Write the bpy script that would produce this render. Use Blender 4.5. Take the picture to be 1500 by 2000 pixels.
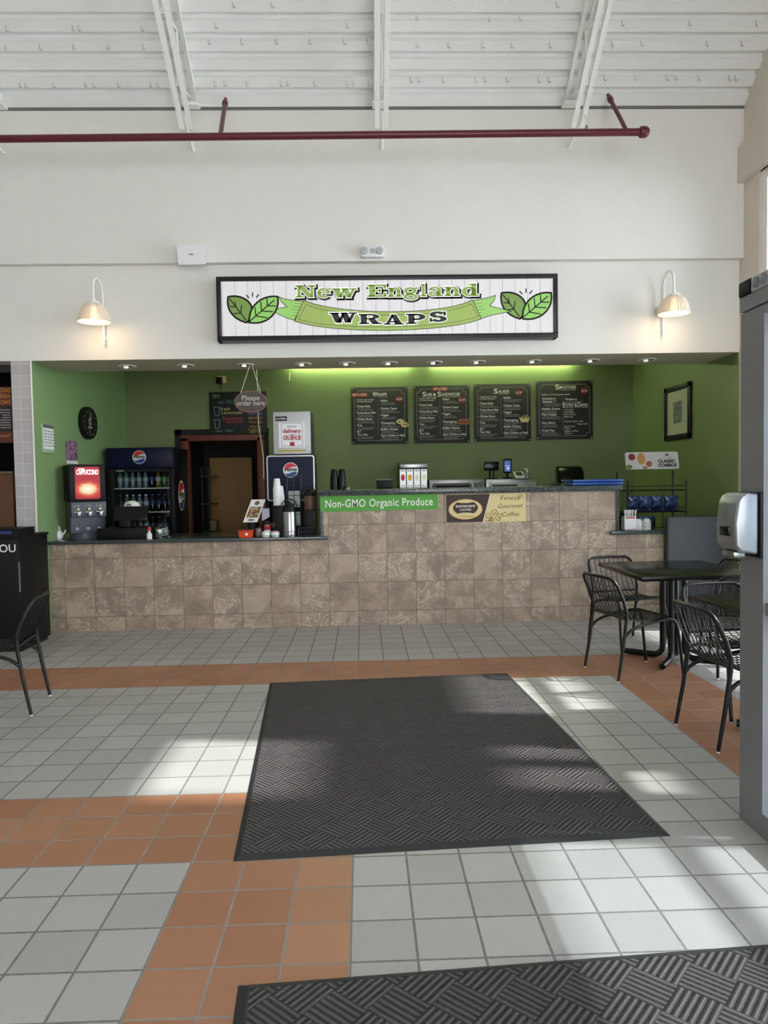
import bpy, bmesh, math, random
from mathutils import Vector, Matrix
random.seed(7)
for _o in list(bpy.data.objects): bpy.data.objects.remove(_o)
SC = bpy.context.scene; COL = SC.collection
R = math.radians
# ---------------------------------------------------------------- camera
CAM = Vector((.068, -3.467, 1.488)); FPX = 1418.3
_yaw, _pit, _rol = R(1.604), R(-2.366), R(-.993)
FW = Vector((math.sin(_yaw)*math.cos(_pit), math.cos(_yaw)*math.cos(_pit), math.sin(_pit)))
_rt = Vector((math.cos(_yaw), -math.sin(_yaw), 0)); _up = _rt.cross(FW)
RT = math.cos(_rol)*_rt + math.sin(_rol)*_up; UP = -math.sin(_rol)*_rt + math.cos(_rol)*_up
cd = bpy.data.cameras.new('camera'); cam = bpy.data.objects.new('camera', cd); COL.objects.link(cam)
M = Matrix.Identity(4)
for i in range(3): M[i][0] = RT[i]; M[i][1] = UP[i]; M[i][2] = -FW[i]; M[i][3] = CAM[i]
cam.matrix_world = M
cd.sensor_fit = 'HORIZONTAL'; cd.sensor_width = 36; cd.lens = 36*FPX/1500; cd.clip_start = .05; cd.clip_end = 200
SC.camera = cam
# ---------------------------------------------------------------- light
vs = SC.view_settings; vs.view_transform = 'Standard'; vs.look = 'None'; vs.gamma = 1; vs.use_curve_mapping = False
vs.exposure = 0.66
wd = bpy.data.worlds.new('sky'); SC.world = wd; wd.use_nodes = True
_bg = wd.node_tree.nodes['Background']; _bg.inputs[0].default_value = (.95, .975, 1, 1); _bg.inputs[1].default_value = 5.0
sl = bpy.data.lights.new('sun', 'SUN'); sl.energy = 6.5; sl.angle = R(1.2); sl.color = (1, .96, .9)
sun = bpy.data.objects.new('sun', sl); COL.objects.link(sun)
SUN_DIR = Vector((-1, .12, -.85)).normalized()
sun.rotation_euler = SUN_DIR.to_track_quat('-Z', 'Y').to_euler(); sun.location = (12, 0, 12)
SC.cycles.max_bounces = 10; SC.cycles.diffuse_bounces = 6; SC.cycles.sample_clamp_indirect = 8
SC.cycles.use_denoising = True

# ---------------------------------------------------------------- helpers
def ray(x, y): return FW + (x-750)/FPX*RT - (y-1000)/FPX*UP
def at(x, y, Y):
    d = ray(x, y); return CAM + d*((Y-CAM.y)/d.y)
def atx(x, y, X):
    d = ray(x, y); return CAM + d*((X-CAM.x)/d.x)
def pb(x0, y0, x1, y1, Y):           # pixel box on the plane Y -> (x centre, bottom z, width, height) in metres
    a, b, c, d = at(x0, y0, Y), at(x1, y0, Y), at(x0, y1, Y), at(x1, y1, Y)
    return ((a.x+b.x+c.x+d.x)/4, (c.z+d.z)/2, (b.x+d.x-a.x-c.x)/2, (a.z+b.z-c.z-d.z)/2)
def lin(c):
    if isinstance(c, str): c = [int(c[i:i+2], 16) for i in (0, 2, 4)]
    return tuple((v/255/12.92 if v/255 <= .04045 else ((v/255+.055)/1.055)**2.4) for v in c)
class NT:                            # tiny node-building shorthand
    def __init__(s, m): s.t = m.node_tree; s.n = s.t.nodes; s.l = s.t.links
    def add(s, ty, **k):
        n = s.n.new(ty)
        for a, v in k.items(): setattr(n, a, v)
        return n
    def put(s, sock, v):
        if hasattr(v, 'is_output'): s.l.new(v, sock)
        elif isinstance(v, (tuple, list)) and len(v) == 3 and sock.type == 'RGBA': sock.default_value = (*v, 1)
        else: sock.default_value = v
    def m(s, op, a, b=0, c=None):
        n = s.add('ShaderNodeMath', operation=op); s.put(n.inputs[0], a); s.put(n.inputs[1], b)
        if c is not None: s.put(n.inputs[2], c)
        return n.outputs[0]
    def mix(s, f, a, b, mode='MIX'):
        n = s.add('ShaderNodeMix', data_type='RGBA', blend_type=mode); s.put(n.inputs[0], f); s.put(n.inputs[6], a); s.put(n.inputs[7], b)
        return n.outputs[2]
    def xyz(s, world=True):
        v = s.add('ShaderNodeNewGeometry').outputs['Position'] if world else s.add('ShaderNodeTexCoord').outputs['Object']
        p = s.add('ShaderNodeSeparateXYZ'); s.l.new(v, p.inputs[0]); return v, p.outputs[0], p.outputs[1], p.outputs[2]
    def comb(s, a, b, c=0.0):
        n = s.add('ShaderNodeCombineXYZ'); s.put(n.inputs[0], a); s.put(n.inputs[1], b); s.put(n.inputs[2], c); return n.outputs[0]
    def noise(s, v, scale, detail=3, rough=.5, dist=0):
        n = s.add('ShaderNodeTexNoise'); s.l.new(v, n.inputs['Vector']); n.inputs['Scale'].default_value = scale
        n.inputs['Detail'].default_value = detail; n.inputs['Roughness'].default_value = rough; n.inputs['Distortion'].default_value = dist
        return n.outputs[0]
    def white(s, v):
        n = s.add('ShaderNodeTexWhiteNoise', noise_dimensions='3D'); s.l.new(v, n.inputs[0]); return n.outputs[0], n.outputs[1]
    def ramp(s, f, stops):
        n = s.add('ShaderNodeValToRGB'); s.put(n.inputs[0], f); e = n.color_ramp.elements
        while len(e) < len(stops): e.new(.5)
        for k, (p, c) in zip(e, stops): k.position = p; k.color = (*c, 1)
        return n.outputs[0]
    def bump(s, h, st=.3, d=.01):
        n = s.add('ShaderNodeBump'); n.inputs['Strength'].default_value = st; n.inputs['Distance'].default_value = d; s.put(n.inputs['Height'], h); return n.outputs[0]
MATS = {}
def newmat(name):
    m = bpy.data.materials.new(name); m.use_nodes = True; MATS[name] = m
    return m, NT(m), m.node_tree.nodes['Principled BSDF']
def mat(name, c='808080', rough=.5, metal=0, emit=0, noise=.08, scale=30, bump=0, spec=.5, trans=0, coat=0):
    if name in MATS: return MATS[name]
    m, n, b = newmat(name); c = lin(c)
    v, *_ = n.xyz(False)
    f = n.noise(v, scale, 4)
    col = n.mix(f, tuple(x*(1-noise) for x in c), tuple(min(1, x*(1+noise)) for x in c))
    n.put(b.inputs['Base Color'], col)
    b.inputs['Roughness'].default_value = rough; b.inputs['Metallic'].default_value = metal
    b.inputs['Specular IOR Level'].default_value = spec; b.inputs['Transmission Weight'].default_value = trans; b.inputs['Coat Weight'].default_value = coat
    if emit:
        n.put(b.inputs['Emission Color'], col); b.inputs['Emission Strength'].default_value = emit
    if bump: n.put(b.inputs['Normal'], n.bump(f, bump))
    return m
def thing(name, label, cat, loc=(0, 0, 0), rz=0, group=None, rx=0):
    o = bpy.data.objects.new(name, None); COL.objects.link(o); o.empty_display_size = .1
    o.location = loc; o.rotation_euler = (rx, 0, rz); o['label'] = label; o['category'] = cat
    if group: o['group'] = group
    return o
def tag(o, label, cat, group=None):
    o['label'] = label; o['category'] = cat
    if group: o['group'] = group
    return o
def kids(o): return [c for c in COL.objects if c.parent == o]
def dup(o, loc=None, rz=None, label=None, group=None, parent=None):
    c = o.copy(); COL.objects.link(c)
    if parent: c.parent = parent
    if loc is not None: c.location = loc
    if rz is not None: c.rotation_euler = (o.rotation_euler[0], o.rotation_euler[1], rz)
    if label: c['label'] = label
    if group: c['group'] = group
    for k in kids(o): dup(k, parent=c)
    return c
GLY = {}
def glyphs(txt, off=0, sp=1.0, align='LEFT'):
    k = (txt, off, sp, align)
    if k not in GLY:
        cu = bpy.data.curves.new('t', 'FONT'); cu.body = txt; cu.size = 1; cu.resolution_u = 3; cu.offset = off; cu.space_character = sp; cu.align_x = align
        ob = bpy.data.objects.new('t', cu); me = bpy.data.meshes.new_from_object(ob)
        GLY[k] = ([v.co.copy() for v in me.vertices], [tuple(p.vertices) for p in me.polygons])
        bpy.data.objects.remove(ob); bpy.data.meshes.remove(me); bpy.data.curves.remove(cu)
    return GLY[k]
class MB:                            # collects shapes, links them as ONE mesh object
    def __init__(s): s.b = bmesh.new()
    def _add(s, verts, faces, M=None):
        vs_ = [s.b.verts.new(M @ Vector(v) if M else v) for v in verts]
        for f in faces:
            try: s.b.faces.new([vs_[i] for i in f])
            except ValueError: pass
        return s
    def box(s, x0, x1, y0, y1, z0, z1, bev=0, M=None, seg=2):
        t = bmesh.new(); bmesh.ops.create_cube(t, size=1)
        for v in t.verts: v.co = Vector(((x0+x1)/2+v.co.x*(x1-x0), (y0+y1)/2+v.co.y*(y1-y0), (z0+z1)/2+v.co.z*(z1-z0)))
        if bev: bmesh.ops.bevel(t, geom=t.edges[:], offset=bev, segments=seg, profile=.5, affect='EDGES')
        t.verts.index_update()
        s._add([v.co.copy() for v in t.verts], [[v.index for v in f.verts] for f in t.faces], M); t.free(); return s
    def hexa(s, p, M=None):          # 8 corners: bottom four ccw, top four ccw
        return s._add(p, [(0, 3, 2, 1), (4, 5, 6, 7), (0, 1, 5, 4), (1, 2, 6, 5), (2, 3, 7, 6), (3, 0, 4, 7)], M)
    def tube(s, pts, r, n=8, closed=False, M=None):
        pts = [Vector(p) for p in pts]; N = len(pts); rings = []; V = []
        rr = r if isinstance(r, (list, tuple)) else [r]*N
        t0 = (pts[1]-pts[0]).normalized(); a = t0.orthogonal().normalized()
        for i, p in enumerate(pts):
            if closed: t = (pts[(i+1) % N]-pts[i-1]).normalized()
            else: t = (pts[min(i+1, N-1)]-pts[max(i-1, 0)]).normalized()
            a = (a-t*a.dot(t)); a = a.normalized() if a.length > 1e-6 else t.orthogonal().normalized()
            b = t.cross(a); V += [p+(a*math.cos(2*math.pi*k/n)+b*math.sin(2*math.pi*k/n))*rr[i] for k in range(n)]
        Fc = []
        for i in range(N if closed else N-1):
            j = (i+1) % N
            Fc += [(i*n+k, i*n+(k+1) % n, j*n+(k+1) % n, j*n+k) for k in range(n)]
        if not closed: Fc += [tuple(range(n))[::-1], tuple((N-1)*n+k for k in range(n))]
        return s._add(V, Fc, M)
    def lathe(s, prof, c=(0, 0, 0), n=24, M=None):
        V = []; Fc = []; c = Vector(c)
        for r, z in prof: V += [c+Vector((r*math.cos(2*math.pi*k/n), r*math.sin(2*math.pi*k/n), z)) for k in range(n)]
        for i in range(len(prof)-1): Fc += [(i*n+k, i*n+(k+1) % n, (i+1)*n+(k+1) % n, (i+1)*n+k) for k in range(n)]
        if prof[0][0] > 1e-4: Fc.append(tuple(range(n))[::-1])
        if prof[-1][0] > 1e-4: Fc.append(tuple((len(prof)-1)*n+k for k in range(n)))
        s._add(V, Fc, M); return s
    def poly(s, uv, w=0., th=.0006, M=None):    # flat outline facing -Y, standing w in front of y=0
        if sum(a[0]*b[1]-b[0]*a[1] for a, b in zip(uv, uv[1:]+uv[:1])) < 0: uv = uv[::-1]
        n = len(uv); V = [(u, -w-th, v) for u, v in uv]+[(u, -w, v) for u, v in uv]
        return s._add(V, [tuple(range(n)), tuple(range(2*n-1, n-1, -1))]+[(k, k+n, (k+1) % n+n, (k+1) % n) for k in range(n)], M)
    def rect(s, u0, u1, v0, v1, w=0., th=.0006, M=None): return s.poly([(u0, v0), (u1, v0), (u1, v1), (u0, v1)], w, th, M)
    def ell(s, u, v, a, b, w=0., th=.0006, n=32, M=None): return s.poly([(u+a*math.cos(2*math.pi*k/n), v+b*math.sin(2*math.pi*k/n)) for k in range(n)], w, th, M)
    def line(s, pts, wd_, w=0., th=.0006, closed=False, M=None):     # flat stroke
        pts = [Vector(p) for p in pts]; N = len(pts)
        for i in range(N if closed else N-1):
            a, b = pts[i], pts[(i+1) % N]; d = b-a
            if d.length < 1e-7: continue
            d = d.normalized()*wd_/2; q = Vector((-d.y, d.x))
            s.poly([tuple(a-d*.6+q), tuple(a-d*.6-q), tuple(b+d*.6-q), tuple(b+d*.6+q)], w, th, M)
        return s
    def text(s, txt, u, v, cap, w=.001, width=None, off=0, align='LEFT', sp=1., M=None, shear=0, curve=None):
        V, Fc = glyphs(txt, off, sp)
        if not V: return s
        x0 = min(p.x for p in V); x1 = max(p.x for p in V); k = cap/.70
        kx = (width/(x1-x0)) if width else k
        sh = {'LEFT': 0, 'CENTER': (x1-x0)/2, 'RIGHT': x1-x0}[align]
        out = []
        for p in V:
            pu = (p.x-x0-sh)*kx+shear*p.y*k; pv = p.y*k
            if curve: pv += curve(u+pu)
            out.append((u+pu, -w, v+pv))
        return s._add(out, Fc, M)
    def build(s, name, m, parent=None, smooth=True, loc=None):
        bmesh.ops.recalc_face_normals(s.b, faces=s.b.faces)
        me = bpy.data.meshes.new(name); s.b.to_mesh(me); s.b.free()
        me.materials.append(MATS[m] if isinstance(m, str) else m)
        if smooth:
            for p in me.polygons: p.use_smooth = True
            me.set_sharp_from_angle(angle=R(38))
        o = bpy.data.objects.new(name, me); COL.objects.link(o)
        if parent: o.parent = parent
        if loc is not None: o.location = loc
        return o
def struct(o): o['kind'] = 'structure'; return o
def arc(c, r, a0, a1, n=10, plane='xz', y=0):
    P = []
    for i in range(n+1):
        a = a0+(a1-a0)*i/n; p, q = r*math.cos(a), r*math.sin(a)
        P.append(Vector(c)+(Vector((p, 0, q)) if plane == 'xz' else Vector((p, q, 0)) if plane == 'xy' else Vector((0, p, q))))
    return P
def bez(p0, p1, p2, p3, n=12):
    p0, p1, p2, p3 = map(Vector, (p0, p1, p2, p3))
    return [p0*(1-t)**3+p1*3*t*(1-t)**2+p2*3*t*t*(1-t)+p3*t**3 for t in [i/n for i in range(n+1)]]
def rrect(u0, u1, v0, v1, r, n=5):
    P = []
    for cx, cy, a in ((u1-r, v1-r, 0), (u0+r, v1-r, 90), (u0+r, v0+r, 180), (u1-r, v0+r, 270)):
        P += [(cx+r*math.cos(R(a+90*i/n)), cy+r*math.sin(R(a+90*i/n))) for i in range(n+1)]
    return P

# ---------------------------------------------------------------- materials
mat('white_wall', 'e1dfd9', .75, noise=.03, scale=6, bump=.04)
mat('beige_wall', 'd8cfc3', .75, noise=.03, scale=6)
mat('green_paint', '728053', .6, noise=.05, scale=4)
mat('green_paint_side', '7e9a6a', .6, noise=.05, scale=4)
mat('soffit_paint', 'c4bda6', .75, noise=.03)
mat('deck_white', 'ebecea', .45, noise=.04, scale=3)
mat('steel_white', 'f0f0ec', .4, noise=.06)
mat('dark_gap', '6a6a68', .8)
mat('pipe_red', '5c1a24', .35, noise=.15, scale=12)
mat('black_metal', '0f0f11', .36, noise=.15, scale=40, spec=.4)
mat('black_gloss', '0a0a0b', .22, noise=.1, spec=.28)
mat('black_plastic', '0c0c0d', .5, noise=.1, spec=.25)
mat('black_matte', '0d0d0e', .7, noise=.1)
mat('white_plastic', 'e6e6e8', .4, noise=.03)
mat('white_paint', 'f0eee8', .35, noise=.03)
mat('chrome', 'c8c8c8', .12, 1, noise=.03)
mat('steel', 'a6a7a8', .3, 1, noise=.08, scale=60)
mat('grey_frame', '808084', .45, 0, noise=.06)
mat('dark_grey_panel', '4e525a', .5, noise=.08, scale=8)
mat('rubber', '26272a', .6, noise=.1)
mat('frosted', 'e9e3d8', .35, trans=.3, noise=.04)
mat('paper_white', 'e9e9ea', .7, noise=.03)
mat('lettering_white', 'e8e8e4', .6, noise=.02)
mat('lettering_black', '101010', .6, noise=.02)
mat('lettering_red', 'a6242c', .6, noise=.05)
mat('wood_brown', '6a4526', .55, noise=.3, scale=5)
mat('tan_board', '9a7448', .6, noise=.15, scale=4)
mat('red_brown', '6b2f22', .5, noise=.2, scale=10)
mat('menu_black', '231e20', .6, noise=.15, scale=12)
mat('chalkboard', '17191a', .6, noise=.15)
mat('navy', '0a1130', .4, noise=.15, spec=.2)
mat('pepsi_blue', '1c3c8c', .35, noise=.04); mat('pepsi_red', 'c8202c', .35, noise=.04)
mat('banner_green', '4b9a2e', .5, noise=.04)
mat('cream', 'd9c690', .6, noise=.06); mat('coffee_brown', '35211a', .55, noise=.1); mat('caramel', 'b98a4a', .6, noise=.2)
mat('orange', 'd8451c', .4, noise=.05)
mat('blue_plastic', '1f4fa8', .35, noise=.06)
mat('bulb', 'ffd9a0', .5, emit=12, noise=0)
mat('tube_light', 'eaffc0', .5, emit=42, noise=0)
m, n, b = newmat('glass'); b.inputs['Base Color'].default_value = (.92, .97, 1, 1)
_t = n.add('ShaderNodeBsdfTransparent'); _t.inputs[0].default_value = (.93, .97, .99, 1); _g = n.add('ShaderNodeBsdfGlossy'); _g.inputs['Roughness'].default_value = .03
_fr = n.add('ShaderNodeFresnel'); _fr.inputs[0].default_value = 1.35; _mx = n.add('ShaderNodeMixShader')
n.l.new(_fr.outputs[0], _mx.inputs[0]); n.l.new(_t.outputs[0], _mx.inputs[1]); n.l.new(_g.outputs[0], _mx.inputs[2])
n.l.new(_mx.outputs[0], n.n['Material Output'].inputs[0])
m, n, b = newmat('brightened_glass'); _t = n.add('ShaderNodeBsdfTransparent'); _t.inputs[0].default_value = (.93, .97, 1, 1)  # clear panes with a faint translucent film added to brighten them
_d = n.add('ShaderNodeBsdfTranslucent'); _d.inputs[0].default_value = (.86, .93, 1, 1); _mx = n.add('ShaderNodeMixShader'); _mx.inputs[0].default_value = .15
n.l.new(_t.outputs[0], _mx.inputs[1]); n.l.new(_d.outputs[0], _mx.inputs[2]); n.l.new(_mx.outputs[0], n.n['Material Output'].inputs[0])
def ramped(name, stops, scale, rough=.6, metal=0, dist=.6):
    m, n, b = newmat(name); v, *_ = n.xyz(False)
    n.put(b.inputs['Base Color'], n.ramp(n.noise(v, scale, 4, .6, dist), [(p, lin(c)) for p, c in stops])); b.inputs['Roughness'].default_value = rough; b.inputs['Metallic'].default_value = metal
    return m
ramped('bag_print', [(.38, '10182e'), (.48, '2c4276'), (.58, '4a5f94'), (.64, 'a9b4c8')], 22, .3, .15)
ramped('photo_print', [(.36, '16181c'), (.47, '7a4f78'), (.56, 'b184ac'), (.66, '3a2f3a')], 16)
ramped('grey_print', [(.38, '3c4042'), (.5, '85898a'), (.62, '4a4e50')], 20)
ramped('dessert_print', [(.38, '3c2418'), (.5, '8a6a48'), (.6, 'c9b08c'), (.68, '5a3524')], 38)
# floor: 8-inch quarry tile, grey with terracotta bands
TP = .2117
m, n, b = newmat('floor_tile'); v, X, Y, Z = n.xyz()
cu_, cv_ = n.m('DIVIDE', X, TP), n.m('DIVIDE', Y, TP)
iu, iv = n.m('FLOOR', cu_), n.m('FLOOR', cv_)
def edge(c):                         # distance to nearest joint, in tiles
    f = n.m('FRACT', c); return n.m('MINIMUM', f, n.m('SUBTRACT', 1., f))
wob = n.m('MULTIPLY', n.m('SUBTRACT', n.noise(v, 25, 2), .5), .012)
joint = n.m('LESS_THAN', n.m('ADD', n.m('MINIMUM', edge(cu_), edge(cv_)), wob), .021)
def rng(c, a, z_): return n.m('MULTIPLY', n.m('GREATER_THAN', c, a-.5), n.m('LESS_THAN', c, z_-.5))
far_band = n.m('MULTIPLY', rng(iv, 9, 12), n.m('LESS_THAN', iu, 11.5))
side_band = n.m('MULTIPLY', rng(iu, 9, 12), n.m('LESS_THAN', iv, 11.5))
near_band = n.m('MULTIPLY', rng(iv, -3, 0), n.m('LESS_THAN', iu, -.5))
near_col = n.m('MULTIPLY', rng(iu, -3, 0), n.m('LESS_THAN', iv, -2.5))
orange = n.m('MINIMUM', n.m('ADD', n.m('ADD', far_band, side_band), n.m('ADD', near_band, near_col)), 1.)
rv, rc = n.white(n.comb(iu, iv, 3.))
mott = n.noise(v, 9, 4); grain = n.noise(v, 120, 3)
grey = n.mix(rv, lin('a9a6a3'), lin('b7b4b1')); terr = n.mix(rv, lin('a46f51'), lin('b27d5f'))
tile = n.mix(orange, grey, terr)
tile = n.mix(n.m('MULTIPLY', mott, .25), tile, n.mix(.5, tile, lin('6a6258'), 'MIX'))
tile = n.mix(n.m('MULTIPLY', grain, .12), tile, lin('4a4540'))
gr = n.mix(n.noise(v, 40, 4), lin('5a5654'), lin('8f8883'))
gr = n.mix(n.m('MULTIPLY', orange, .3), gr, lin('b3a196'))
n.put(b.inputs['Base Color'], n.mix(joint, tile, gr))
n.put(b.inputs['Roughness'], n.m('ADD', n.m('MULTIPLY', joint, .4), n.m('ADD', .36, n.m('MULTIPLY', mott, .15))))
n.put(b.inputs['Normal'], n.bump(n.m('SUBTRACT', n.m('MULTIPLY', grain, .15), joint), .5, .004))
# counter face: 12-inch stone tile
CP = .3008
def stone(name, tint):
    m, n, b = newmat(name); v, X, Y, Z = n.xyz()
    a = n.m('DIVIDE', n.m('ADD', X, .3), CP); c = n.m('DIVIDE', n.m('ADD', Z, CP-.152), CP)
    def edge(c):
        f = n.m('FRACT', c); return n.m('MINIMUM', f, n.m('SUBTRACT', 1., f))
    joint = n.m('LESS_THAN', n.m('MINIMUM', edge(a), edge(c)), .0075)
    rv, rc = n.white(n.comb(n.m('FLOOR', a), n.m('FLOOR', c), 1.))
    sh = n.add('ShaderNodeVectorMath', operation='MULTIPLY_ADD'); n.l.new(rc, sh.inputs[0]); sh.inputs[1].default_value = (9, 9, 9); n.l.new(v, sh.inputs[2])
    w = sh.outputs[0]
    cloud = n.noise(w, 5, 5, .6, .6); fine = n.noise(w, 45, 5, .7)
    swirl = n.noise(w, 3.2, 2, .4, 2.2)
    rings = n.m('ABSOLUTE', n.m('SUBTRACT', n.m('FRACT', n.m('MULTIPLY', swirl, 11)), .5))
    vein = n.m('MULTIPLY', n.m('LESS_THAN', rings, .16), n.m('MULTIPLY', n.m('GREATER_THAN', rv, .35), n.m('MULTIPLY', n.m('GREATER_THAN', cloud, .47), fine)))
    patch = n.m('MULTIPLY', n.m('GREATER_THAN', n.noise(w, 2.2, 2, .4, .3), .6), .35)
    col = n.ramp(n.m('ADD', n.m('MULTIPLY', cloud, .6), n.m('MULTIPLY', fine, .4)), [(.3, lin('77665b')), (.5, lin('9c8979')), (.68, lin('bfaa96'))])
    col = n.mix(n.m('MULTIPLY', rv, .35), col, lin('8d8078')); col = n.mix(patch, col, lin('c2ae96')); col = n.mix(vein, col, lin('cdbda8'))
    n.put(b.inputs['Base Color'], n.mix(joint, col, lin('5b4a40'))); b.inputs['Roughness'].default_value = .5
    n.put(b.inputs['Normal'], n.bump(n.m('SUBTRACT', n.m('MULTIPLY', fine, .3), joint), .4, .004))
stone('stone_tile', None)
m, n, b = newmat('granite'); v, *_ = n.xyz()
sp_ = n.noise(v, 90, 6, .75)
n.put(b.inputs['Base Color'], n.ramp(sp_, [(.35, lin('1c2122')), (.52, lin('3a4142')), (.66, lin('7a8284'))])); b.inputs['Roughness'].default_value = .18
m, n, b = newmat('wall_tile'); v, X, Y, Z = n.xyz()
a = n.m('DIVIDE', n.m('ADD', X, 3.157), .108); c = n.m('DIVIDE', Z, .108)
f1, f2 = n.m('FRACT', a), n.m('FRACT', c)
j = n.m('LESS_THAN', n.m('MINIMUM', n.m('MINIMUM', f1, n.m('SUBTRACT', 1., f1)), n.m('MINIMUM', f2, n.m('SUBTRACT', 1., f2))), .022)
rv, rc = n.white(n.comb(n.m('FLOOR', a), n.m('FLOOR', c)))
n.put(b.inputs['Base Color'], n.mix(j, n.mix(rv, lin('b2adae'), lin('bbb7b7')), lin('d2cdc9'))); b.inputs['Roughness'].default_value = .3
# entrance mat: diamonds of ribs
m, n, b = newmat('mat_ribbed'); v, X, Y, Z = n.xyz(False)
S_ = .128; q = math.sqrt(.5)
mu = n.m('DIVIDE', n.m('MULTIPLY', n.m('ADD', X, Y), q), S_); mv = n.m('DIVIDE', n.m('MULTIPLY', n.m('SUBTRACT', Y, X), q), S_)
chk = n.m('MODULO', n.m('ADD', n.m('ADD', n.m('FLOOR', mu), n.m('FLOOR', mv)), 400.), 2.)
along = n.m('ADD', n.m('MULTIPLY', mu, chk), n.m('MULTIPLY', mv, n.m('SUBTRACT', 1., chk)))
tri = n.m('ABSOLUTE', n.m('SUBTRACT', n.m('MULTIPLY', n.m('FRACT', n.m('MULTIPLY', along, 6.)), 2.), 1.))
fz = n.noise(v, 260, 3, .7)
col = n.mix(n.m('MULTIPLY', tri, 1.15), lin('726c6b'), lin('161618')); col = n.mix(n.m('MULTIPLY', fz, .55), col, n.mix(fz, lin('2a292a'), lin('8d8584')))
n.put(b.inputs['Base Color'], col); b.inputs['Roughness'].default_value = .95; b.inputs['Specular IOR Level'].default_value = .15
n.put(b.inputs['Normal'], n.bump(n.m('ADD', n.m('MULTIPLY', n.m('SUBTRACT', 1., tri), 1.), n.m('MULTIPLY', fz, .5)), 1., .012))
# sign face: white-washed planks, lit from behind
m, n, b = newmat('plank_face'); v, X, Y, Z = n.xyz(False)
px_ = n.m('DIVIDE', X, .1233); fx = n.m('FRACT', px_)
jn = n.m('LESS_THAN', fx, .045); rv, rc = n.white(n.comb(n.m('FLOOR', px_), 0., 0.))
gv = n.noise(n.comb(n.m('MULTIPLY', X, 60.), n.m('MULTIPLY', rv, 10.), n.m('MULTIPLY', Z, 5.)), 1, 5, .65)
col = n.mix(n.m('MULTIPLY', gv, .5), lin('f4f2f4'), lin('bdbabd')); col = n.mix(n.m('MULTIPLY', jn, .7), col, lin('8f8d8f'))
n.put(b.inputs['Base Color'], n.mix(.7, col, (0, 0, 0))); n.put(b.inputs['Emission Color'], col); b.inputs['Emission Strength'].default_value = .44; b.inputs['Roughness'].default_value = .3
for nm, c in (('sign_green', '8a9f52'), ('sign_letter_green', '7f974e'), ('sign_dark_green', '66843f'), ('sign_light_green', '7fb258'), ('sign_tail', '86b460'), ('sign_white', 'f2f2f0')):
    mat(nm, c, .4, emit=.30, noise=.08, scale=8)
mat('sign_black', '0c0d0e', .4)

# ---------------------------------------------------------------- the room
YF, YU, YC, YB = 3.78, 3.70, 4.04, 6.62           # facade, upper facade, counter front, kitchen back wall
XL, XR, ZS, ZL = -3.157, 3.866, 2.731, 3.64       # kitchen side walls, soffit height, ledge height
ZC = 5.105; SL = R(38)                            # roof springs from the facade at ZC, rising 38 degrees
RIDGE_Y = -2.6
def roof_z(y): return ZC+(YU-y)*math.tan(SL) if y > RIDGE_Y else ZC+(YU-RIDGE_Y)*math.tan(SL)-(RIDGE_Y-y)*math.tan(SL)
ZTOP = roof_z(RIDGE_Y); YBACK = RIDGE_Y-(YU-RIDGE_Y)
struct(MB().box(-10.5, 4.6, YBACK-.2, 8.8, -.15, 0).build('floor', 'floor_tile', smooth=False))
struct(MB().box(-10.4, 14, YBACK-8, 14, -.4, -.16).build('ground_outdoors', mat('pavement', 'b8b8b6', .9), smooth=False))
struct(MB().box(-10.4, XR, YU, YU+.35, ZL, ZC+.02).build('wall_back_upper', 'white_wall', smooth=False))
struct(MB().box(-10.4, XR, YF, YF+.25, ZS, ZL+.001).build('wall_back_lower', 'white_wall', smooth=False))
struct(MB().box(-3.352, XL-.004, YF, YF+.34, 0, ZS).build('wall_back_tiled_pillar', 'wall_tile', smooth=False))
struct(MB().box(XL-.006, XL+.006, YF-.006, YF+.004, 0, ZS).build('trim_1', 'white_paint', smooth=False))
# kitchen recess
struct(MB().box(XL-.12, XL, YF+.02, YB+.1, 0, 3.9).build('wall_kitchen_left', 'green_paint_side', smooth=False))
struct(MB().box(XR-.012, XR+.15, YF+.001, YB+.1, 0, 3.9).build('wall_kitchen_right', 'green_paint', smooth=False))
dx0, dx1, dz1 = at(366, 900, YB).x, at(506, 900, YB).x, at(430, 858, YB).z
struct(MB().box(XL-.1, dx0, YB, YB+.12, 0, 3.9).box(dx1, XR+.1, YB, YB+.12, 0, 3.9).box(dx0, dx1, YB, YB+.12, dz1, 3.9).build('wall_kitchen_back', 'green_paint', smooth=False))
struct(MB().box(XL, XR-.012, YF+.001, 4.49, ZS-.001, 3.5).build('ceiling_soffit', 'soffit_paint', smooth=False))
struct(MB().box(XL-.1, XR+.1, 4.4, YB+.1, 3.5, 3.6).build('ceiling_kitchen', 'soffit_paint', smooth=False))
# dark store room behind the kitchen door
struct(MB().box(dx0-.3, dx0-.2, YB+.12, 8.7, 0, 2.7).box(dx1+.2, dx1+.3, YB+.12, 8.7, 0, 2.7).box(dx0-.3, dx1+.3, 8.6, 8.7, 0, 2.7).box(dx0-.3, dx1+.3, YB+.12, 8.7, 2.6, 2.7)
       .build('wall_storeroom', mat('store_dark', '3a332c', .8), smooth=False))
# neighbouring shop to the left of the tiled pillar
struct(MB().box(-6.2, XL-.12, 6.2, 6.3, 0, 3.4).box(-6.3, -6.2, YF+.25, 6.3, 0, 3.4).box(-6.3, XL-.12, YF+.25, 6.3, 3.2, 3.4).build('wall_shop_back', 'black_matte', smooth=False))
struct(MB().box(-10.4, -4.6, YF+.02, YF+.25, 0, ZS).build('wall_back_left', 'white_wall', smooth=False))
a_ = at(10, 727, 4.0)
struct(MB().box(-4.6, -3.36, 4.0, 4.05, a_.z, ZS).build('trim_2', mat('charcoal_panel', '2c2b2b', .6), smooth=False))
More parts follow.
